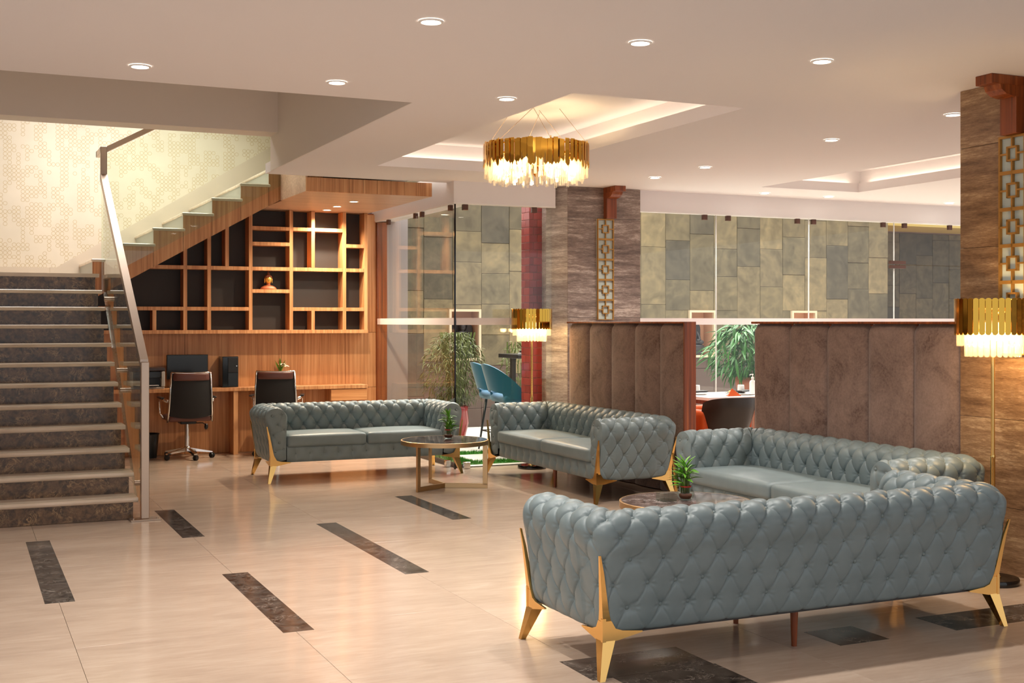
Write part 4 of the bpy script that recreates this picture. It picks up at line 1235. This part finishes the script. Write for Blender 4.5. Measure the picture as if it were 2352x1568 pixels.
MB().box(-.09, .09, -.10, .10, .395, .43, .01).obj('tilt_mechanism', W['black'], oc)
MB().lathe([(.026, .12), (.026, .26), (.019, .262), (.019, .40)], 16).obj('gas_column', W['chrome'], oc, smooth=40)
MB().tube([(.08, -.02, .40), (.17, -.03, .40), (.20, -.035, .38)], .006, 6).obj('lever', W['black'], oc, True)
MB().lathe([(.012, 0), (.022, .025), (.016, .06), (.008, .065)], 10, (.207, -.036, .325)).obj('lever_knob', W['black'], oc, True)
cm_ = MB(); cm_.lathe([(.027, -.022), (.029, -.018), (.029, -.006), (.022, -.005), (.022, .005), (.029, .006), (.029, .018), (.027, .022)], 14)
cm_.v = [(z, x, y + .029) for x, y, z in cm_.v]; cm_.box(-.012, .012, -.010, .022, .03, .062, .003)
cme = cm_.mesh('caster', W['black'], 40)
for k in range(5):
    a = -PI / 2 + 2 * PI * k / 5 + .18
    o = MB(); o.prism([(.02, .085), (.28, .062), (.28, .076), (.02, .125)], 1, -.02, .02); lg = o.obj('base_arm', W['chrome'], oc); lg.rotation_euler = (0, 0, a)
    link('caster', cme, oc, (.275 * math.cos(a), .275 * math.sin(a), 0), (0, 0, a + .7))
MB().lathe([(.0, .08), (.04, .08), (.04, .125), (.03, .14), (0, .14)], 16, cap=False).obj('hub', W['chrome'], oc, smooth=40)
dup(oc, (3.40, 14.13, 0), -.30, 'black mesh office chair with brown leather pad, in front of the flowers')

# ================================================================ things on the desk
ZD = .785
r = thing('monitor', 'thin black flat monitor on the desk behind the first office chair', 'monitor', (2.43, 14.47, ZD))
bx('bezel', W['black'], r, -.235, .235, -.012, .012, .10, .385, .004); bx('screen', W['screen'], r, -.225, .225, -.0145, -.011, .115, .375)
bx('neck', W['black'], r, -.03, .03, .0, .025, .01, .16, .003); MB().lathe([(.0, 0), (.10, 0), (.10, .008), (.03, .014), (0, .014)], 24, cap=False).obj('foot', W['black'], r, smooth=40)
r = thing('printer', 'grey and black desktop printer on the desk beside the monitor', 'printer', (1.965, 14.44, ZD))
MB().box(-.20, .185, -.11, .11, .0, .025, .006).obj('base', W['printer_grey'], r)
bx('left_body', W['printer_grey'], r, -.20, -.16, -.12, .12, .025, .20, .006); bx('right_body', W['printer_grey'], r, .15, .19, -.12, .12, .025, .20, .006)
bx('paper_bay', W['black'], r, -.16, .15, -.02, .11, .025, .13); bx('front_panel', W['screen'], r, -.16, .15, -.115, .11, .13, .20, .004)
bx('scanner_lid', plain('dark_brown_plastic', (58, 48, 48), .35), r, -.205, .195, -.125, .125, .203, .245, .012); bx('paper_tray', W['white'], r, -.13, .12, -.15, -.02, .04, .046)
r = thing('computer_tower', 'narrow glossy black computer tower standing on the desk between two chairs', 'computer', (2.90, 14.45, ZD))
MB().box(-.092, .092, -.12, .12, .004, .36, .004).obj('case', W['gloss_black'], r)
bx('front_cover', W['black'], r, -.03, .088, -.128, -.12, .175, .35, .003); bx('lower_cover', W['screen'], r, -.03, .088, -.126, -.12, .01, .172, .003)
MB().lathe([(.0, 0), (.006, 0), (.006, .003), (0, .003)], 12, cap=False).obj('power_button', W['chrome'], r, rot=(PI / 2, 0, 0), loc=(.07, -.128, .25))
r = thing('flower_vase', 'white lily with green stems in a vase on the desk behind the second chair', 'flowers', (3.53, 14.50, ZD))
MB().lathe([(.0, 0), (.03, 0), (.035, .05), (.022, .12), (.028, .15), (.025, .15), (.02, .12), (0, .11)], 18, cap=False).obj('vase', W['white'], r, True)
lf = leaf_mesh('leaf', W['leaf'], .16, .013, .15)
for k in range(6):
    o = link('leaf', lf, r, (0, 0, .14 + .02 * (k % 3))); o.rotation_euler = (0, -1.2 - .06 * (k % 3), k * 1.1 + 2.2)
MB().tube([(0, 0, .1), (.01, 0, .2), (.02, -.01, .26)], .004, 6).obj('stem', W['stem'], r, True)
pet = leaf_mesh('petal', plain('white_petal', (240, 234, 220), .5), .055, .014, .5)
for k in range(6):
    o = link('petal', pet, r, (.02, -.012, .262)); o.rotation_euler = (0, -.25, k * PI / 3)
for k in range(6):
    o = link('petal', pet, r, (.045, -.02, .235)); o.rotation_euler = (.4, -.3, k * PI / 3 + .4)
r = thing('waste_bin', 'dark waste bin on the floor under the desk beside the stair post', 'bin', (1.99, 14.40, 0))
MB().lathe([(.085, .0), (.11, .27), (.105, .27), (.08, .01)], 24, cap=False).obj('bucket', W['black'], r, smooth=40)
MB().tube([(.11 * math.cos(2 * PI * k / 24), .11 * math.sin(2 * PI * k / 24), .272) for k in range(24)], .006, 6, True).obj('rim', W['black'], r, True)

# golden bust in the bookcase
gb = thing('head_sculpture', 'small golden serene head sculpture with red brown shoulders in a bookcase compartment', 'sculpture', (3.375, 14.455, 1.937))
GF = Mat('gilt', .35, .85, (.85, .55, .13, 1)).m; TC = plain('red_brown_robe', (168, 92, 56), .55)
MB().lathe([(.0, 0), (.098, 0), (.096, .012), (.082, .030), (.052, .044), (.028, .05)], 24, cap=False, sy=.6).obj('shoulders', TC, gb, True)
MB().lathe([(.026, .04), (.023, .065), (.026, .085)], 16, cap=False).obj('neck', TC, gb, True)
hd = MB().ball((0, -.004, .118), .05, 20, 14, (.82, .86, 1.02)); hd.ball((0, -.046, .112), .008, 8, 6, (.7, 1, 2.0)); hd.ball((0, -.042, .091), .011, 8, 5, (1.1, .6, .4))
for s in (-1, 1): hd.ball((s * .016, -.041, .122), .008, 8, 5, (1.3, .5, .45)); hd.ball((s * .016, -.041, .133), .010, 8, 5, (1.3, .4, .2))
hd.obj('face', GF, gb, True)
for s in (-1, 1): MB().ball((s * .044, .0, .105), .012, 8, 8, (.5, .7, 2.6)).obj('ear', GF, gb, True)
hr = MB()
for j in range(7):
    zz = .130 + j * .0085; rr2 = max(.006, .047 * math.sqrt(max(.03, 1 - ((zz - .118) / .056) ** 2)))
    m_ = max(4, int(2 * PI * rr2 / .014))
    for k in range(m_):
        a = 2 * PI * (k + .5 * (j % 2)) / m_
        if j < 2 and math.sin(a) < -.25: continue
        hr.ball((rr2 * .92 * math.cos(a), rr2 * .96 * math.sin(a) + .002, zz), .0085, 7, 5)
hr.ball((0, 0, .182), .021, 12, 8); hr.ball((0, 0, .205), .010, 10, 6, (1, 1, 1.2))
hr.obj('curled_hair', plain('maroon_gilt_hair', (120, 62, 34), .4, .4), gb, True)

# ================================================================ carved stele figures in the niches
def stele(label, loc):
    r = thing('stone_statue', label, 'statue', loc, 0, 'dark carved statues in the niches')
    pl = [(-.19, .17), (-.19, .42)] + [(-.19 * math.cos(PI * k / 14), .42 + .15 * math.sin(PI * k / 14)) for k in range(15)] + [(.19, .17)]
    MB().prism(pl, 1, .06, .11).obj('back_slab', W['carved'], r)
    b = MB(); b.lathe([(.0, 0), (.20, 0), (.205, .05), (.18, .065), (.18, .09), (.21, .11), (.215, .15), (.19, .17), (0, .17)], 28, cap=False, sy=.5)
    b.obj('lotus_base', W['carved'], r, True)
    g = MB(); g.ball((0, -.02, .215), .1, 16, 10, (1.65, .75, .48))
    for s in (-1, 1): g.ball((s * .12, -.03, .21), .06, 12, 8, (1.2, 1, .7)); g.tube([(s * .075, 0, .375), (s * .115, -.01, .30), (s * .10, -.06, .245), (s * .03, -.09, .24)], .026, 8, rs=[.03, .028, .024, .02])
    g.lathe([(.085, .19), (.078, .27), (.092, .35), (.08, .39), (.03, .40)], 18, sy=.62)
    g.tube([(0, 0, .38), (0, 0, .43)], .028, 10)
    g.obj('body', W['carved'], r, True)
    h_ = MB().ball((0, -.01, .465), .055, 16, 12, (.82, .9, 1.05)); h_.ball((0, -.055, .46), .009, 6, 6, (.8, 1, 1.8)); h_.ball((0, 0, .525), .025, 10, 8)
    h_.obj('head', W['carved'], r, True)
    MB().tube([(.10 * math.cos(2 * PI * k / 24), .045, .47 + .10 * math.sin(2 * PI * k / 24)) for k in range(24)], .012, 6, True).obj('halo', W['carved'], r, True)
    return r
sA = stele('dark carved seated stone figure in the niche behind the potted bamboo and blue stools', (6.73, 16.58, 1.015))
dup(sA, (10.70, 16.58, 1.015), 0, 'dark carved seated stone figure in the niche beside the wooden booth end')

# ================================================================ blue bar stools and high table
bs = thing('bar_stool', 'teal velvet bar stool, the front one of the pair beyond the glass', 'stool', (5.87, 12.86, 0), 0, 'teal bar stools')
# local: faces +x
MB().soft(-.22, .29, -.23, .23, .625, .72, .045, 12, .02).obj('seat', W['blue'], bs, True, weld=True)
v = []; f = []; na, nh = 26, 14
def bpt(i, j, th):
    a = PI * .40 + (PI * 1.2) * i / na; u = abs(2 * i / na - 1)
    top = 1.07 - .40 * u ** 2.4; bot = .66 + .06 * (1 - u) ** 2; w = j / nh; z = bot + (top - bot) * w
    lean = .13 * max(0, (z - .66)) / .41
    r_ = .245 + th
    return (r_ * math.cos(a) * 1.0 - lean, r_ * math.sin(a) * (1 - .18 * w * (1 - u)), z)
for th in (0, .030):
    for i in range(na + 1):
        for j in range(nh + 1): v.append(bpt(i, j, th))
m_ = nh + 1; off = (na + 1) * m_
hole = lambda i, j: abs(i - na / 2) < 5.5 and j < 2
for i in range(na):
    for j in range(nh):
        if hole(i + .5, j): continue
        q = (i * m_ + j, i * m_ + j + 1, (i + 1) * m_ + j + 1, (i + 1) * m_ + j)
        f.append(q); f.append(tuple(k + off for k in q)[::-1])
edge = {}
for q in f:
    for k in range(4):
        e_ = (q[k], q[(k + 1) % 4])
        if (e_[1], e_[0]) in edge: del edge[(e_[1], e_[0])]
        else: edge[e_] = 1
for (p_, q_) in list(edge):
    if p_ < off and q_ < off: f.append((q_, p_, p_ + off, q_ + off))
mb = MB(); mb.v = v; mb.f = f
mb.obj('backrest', W['blue'], bs, 60)
for sx in (-1, 1):
    for sy in (-1, 1):
        MB().tube([(sx * .14, sy * .15, .63), (sx * .215, sy * .215, 0)], .016, 8, rs=[.018, .011]).obj('leg', W['black'], bs, True)
k4 = [(sx * .19, sy * .195, .24) for sx, sy in ((-1, -1), (1, -1), (1, 1), (-1, 1))]
MB().tube(k4, .008, 6, True).obj('footrest', W['black'], bs, smooth=40)
dup(bs, (5.965, 13.42, 0), 0, 'teal velvet bar stool, the rear one of the pair beyond the glass')
r = thing('high_table', 'dark high bar table beyond the glass, mostly behind the brass lamp pole', 'table', (6.82, 14.15, 0))
MB().box(-.45, .45, -.3, .3, 1.09, 1.14, .004).obj('table_top', W['black'], r)
for s in (-1, 1): MB().box(s * .38 - .03, s * .38 + .03, -.03, .03, .02, 1.09, .003).obj('leg', W['black'], r); MB().box(s * .38 - .04, s * .38 + .04, -.25, .25, 0, .02, .003).obj('foot', W['black'], r)
r = thing('napkin_stack', 'small stack of dark napkins on a white plate on the high table', 'napkins', (6.55, 14.0, 1.14))
MB().lathe([(.0, 0), (.06, 0), (.10, .012), (.098, .015), (0, .006)], 20, cap=False).obj('plate', W['white'], r, True); MB().soft(-.07, .07, -.05, .05, .012, .05, .014, 6).obj('napkin', W['black'], r, True)

# ================================================================ plants in the courtyard
def bamboo(name, label, loc, seed, m, pot, w, h0, h1, nl, singles, L, stem_r=.006, nst=12, stuffname='foliage'):
    r_ = random.Random(seed)
    r = thing(name, label, 'plant', loc)
    pot(r)
    lm = leaf_mesh('leaf', m, L, L * .075, .5)
    base = np.array([x.co[:] for x in lm.vertices]); fc = [tuple(p.vertices) for p in lm.polygons]
    for k in range(nst):
        a = r_.uniform(0, 2 * PI); q = r_.uniform(.02, .10)
        MB().tube([(q * math.cos(a), q * math.sin(a), h0 - .45 if h0 > .6 else .4), (q * 1.8 * math.cos(a), q * 1.8 * math.sin(a), (h0 + h1) / 2), (q * w * 7 * math.cos(a), q * w * 7 * math.sin(a), h1)], stem_r, 5).obj('stem', W['stem'], r)
    big = MB()
    for k in range(nl):
        t_ = r_.random(); a = r_.uniform(0, 2 * PI)
        z = h0 + (h1 - h0) * t_; R_ = w * (math.sin(PI * min(1, .15 + .8 * t_)) ** .6) * math.sqrt(r_.random())
        p_ = Vector((R_ * math.cos(a), R_ * math.sin(a) * .7, z))
        rot = Matrix.Rotation(a + r_.uniform(-1, 1), 4, 'Z') @ Matrix.Rotation(r_.uniform(-.5, 1.0), 4, 'Y') @ Matrix.Rotation(r_.uniform(-.6, .6), 4, 'X')
        s = r_.uniform(.6, 1.15)
        if k < singles:
            p_.y = -abs(p_.y) - .02
            o = link('leaf', lm, r); o.matrix_local = Matrix.Translation(p_) @ rot @ Matrix.Scale(s, 4)
        else:
            mtx = np.array(Matrix.Translation(p_) @ rot @ Matrix.Scale(s, 4))
            vv = base @ mtx[:3, :3].T + mtx[:3, 3]
            big.add(vv.tolist(), fc)
    o = big.obj(stuffname, m, r); o['kind'] = 'stuff'
    return r
def red_pot(r):
    MB().lathe([(.0, .0), (.10, .0), (.12, .04), (.18, .30), (.165, .44), (.175, .50), (.155, .50), (.145, .44), (0, .42)], 28, cap=False).obj('pot', W['red_pot'], r, True)
def tall_pot(r):
    MB().box(-.20, .20, -.20, .20, 0, .36, .01).obj('plinth', W['wood_dark'], r)
    MB().lathe([(.0, .36), (.11, .36), (.17, .62), (.19, .70), (.20, .80), (.18, .80), (.16, .70), (0, .68)], 24, cap=False).obj('pot', W['terracotta'], r, True)
bamboo('potted_bamboo', 'bushy olive bamboo in a glossy red pot behind the return glass', (5.66, 14.2, 0), 5, W['leaf_olive'], red_pot, .43, .55, 1.42, 2600, 130, .085, .005, 26)
bamboo('potted_bamboo', 'bright green leafy bamboo in a terracotta pot, seen in the gap between booths', (9.86, 13.85, 0), 8, W['leaf_dark'], tall_pot, .62, .85, 1.56, 800, 220, .24, .006, 12)
def small_pot(r): MB().lathe([(.0, .0), (.12, .0), (.15, .3), (.14, .3), (0, .28)], 22, cap=False).obj('pot', W['terracotta'], r, True)
bamboo('potted_fern', 'small grey green shrub behind the high table and brass lamp', (6.86, 15.0, 0), 11, W['leaf_olive'], small_pot, .24, .35, 1.28, 500, 60, .10, .005, 8)

# ================================================================ restaurant corner between the booths
r = thing('dining_table', 'white topped dining table set for a meal, seen between the booths', 'table', (7.85, 11.30, 0))
MB().box(-.62, .62, -.42, .42, .715, .75, .004).obj('table_top', W['white'], r); MB().box(-.60, .60, -.40, .40, .67, .715, .003).obj('apron', W['wood_dark'], r)
for sx in (-1, 1):
    for sy in (-1, 1): MB().box(sx * .55 - .025, sx * .55 + .025, sy * .35 - .025, sy * .35 + .025, 0, .67, .003).obj('leg', W['wood_dark'], r)
def at_table(dx, dy): return (7.85 + dx, 11.30 + dy, .75)
pl = thing('place_setting_plate', 'white plate at the corner of the dining table beside the booth', 'plate', at_table(-.42, .10))
MB().lathe([(.0, .002), (.08, .002), (.125, .016), (.122, .020), (.08, .007), (0, .007)], 28, cap=False).obj('dish', W['white'], pl, True)
pl2 = dup(pl, at_table(.02, -.15), 0, 'white plate holding an orange napkin in the middle of the dining table')
nk = thing('napkin', 'folded black napkin lying across the plate nearest the booth', 'napkin', at_table(-.42, .10 - .0)); nk.location.z = .772
MB().soft(-.11, .11, -.04, .04, 0, .022, .009, 6).obj('cloth', W['black'], nk, True)
nk2 = dup(nk, (7.85 + .10, 11.30 - .02, .772), .5, 'folded black napkin beside the tumbler in the middle of the table')
on = thing('napkin', 'orange napkin folded upright on the dining table before the dark chair', 'napkin', at_table(-.22, -.30))
for k in range(3):
    MB().add([(-.09, -.02 + .02 * k, 0), (.09, -.01 + .02 * k, 0), (.0 + .03 * (k - 1), .0 + .02 * k, .085 - .015 * k), (-.085, 0 + .02 * k, .004)], [(0, 1, 2), (0, 2, 3), (1, 3, 2), (0, 3, 1)]).obj('fold', W['orange'], on)
tg = thing('tumbler', 'upturned clear glass tumbler on the dining table nearer the narrower booth', 'glass', at_table(-.36, .22), 0, 'tumblers on the dining table')
tgl = plain('white_tumbler_glass', (226, 228, 228), .15); 
MB().lathe([(.042, 0), (.036, .095), (.033, .098), (0, .098)], 20, cap=False).obj('cup', tgl, tg, smooth=40); MB().lathe([(.0415, .015), (.0405, .03)], 20, cap=False).obj('band', W['vase_glass'], tg)
dup(tg, at_table(.12, .06), 0, 'upturned clear glass tumbler on the dining table beside the pump bottle')
pb = thing('pump_bottle', 'white pump bottle of hand sanitizer on the dining table beside the wide booth', 'bottle', at_table(.15, -.12))
MB().lathe([(.0, 0), (.034, 0), (.036, .01), (.036, .13), (.028, .15), (.013, .158), (.013, .175), (0, .175)], 20, cap=False).obj('body', W['white'], pb, True)
MB().lathe([(.016, .172), (.016, .19), (.005, .192), (.005, .215), (.010, .217), (.010, .226), (0, .226)], 14, cap=False).obj('pump', W['white'], pb, smooth=40); MB().tube([(0, 0, .221), (-.035, -.004, .219), (-.042, -.005, .212)], .0045, 6).obj('nozzle', W['white'], pb, True)
sc = thing('small_sauce_set', 'little condiment dish with yellow sauce on the dining table beside a tumbler', 'dish', at_table(.0, .10))
MB().lathe([(.0, 0), (.05, 0), (.06, .014), (.056, .014), (0, .006)], 18, cap=False).obj('dish', W['chrome'], sc, True); MB().ball((.01, 0, .02), .022, 10, 6, (1.2, 1, .7)).obj('sauce', W['yellow'], sc, True)

cr = thing('dining_chair', 'dark leather shell dining chair with orange seat, its back in the booth gap', 'chair', (6.88, 10.12, 0), 0, 'dark shell dining chairs')
v = []; f = []; na, nh = 20, 12
for th in (0, .028):
    for i in range(na + 1):
        for j in range(nh + 1):
            a = PI * 1.5 + (i / na - .5) * PI * 1.05; w = j / nh; u = abs(2 * i / na - 1)
            z = .42 + .40 * w - .06 * w * u ** 3; wid = .17 + .075 * math.sin(w * PI / 2) - .045 * max(0, w - .75) * 4 * .3
            rad = wid + th
            v.append((rad * math.cos(a) * 1.05, rad * math.sin(a) - .03 - .06 * w, z))
m_ = nh + 1; off = (na + 1) * m_
for i in range(na):
    for j in range(nh):
        q = (i * m_ + j, i * m_ + j + 1, (i + 1) * m_ + j + 1, (i + 1) * m_ + j); f.append(q); f.append(tuple(k + off for k in q)[::-1])
for i in range(na): f.append((i * m_ + nh, i * m_ + nh + off, (i + 1) * m_ + nh + off, (i + 1) * m_ + nh)); f.append((i * m_, (i + 1) * m_, (i + 1) * m_ + off, i * m_ + off))
for j in range(nh): f.append((j, j + off, j + 1 + off, j + 1)); q = na * m_; f.append((q + j, q + j + 1, q + j + 1 + off, q + j + off))
mb = MB(); mb.v = v; mb.f = f
mb.obj('shell', W['dark_leather'], cr, 60)
MB().soft(-.245, .245, -.17, .27, .38, .50, .05, 10, .02).obj('seat', W['orange'], cr, True, weld=True)
for s in (-1, 1): MB().soft(s * .245 - .055, s * .245 + .055, -.10, .24, .42, .69, .05, 10, .0).obj('arm_cushion', W['orange'], cr, True, weld=True)
for sx in (-1, 1):
    for sy in (-1, 1): MB().tube([(sx * .17, sy * .15 + .03, .39), (sx * .21, sy * .19 + .03, 0)], .014, 8).obj('leg', W['black'], cr, True)
dup(cr, (6.90, 10.97, 0), -PI / 2, 'dark leather shell dining chair with orange seat, mostly hidden behind the narrower booth')
dup(cr, (7.95, 10.42, 0), -.1, 'dark leather shell dining chair with orange seat, mostly hidden behind the wide booth')
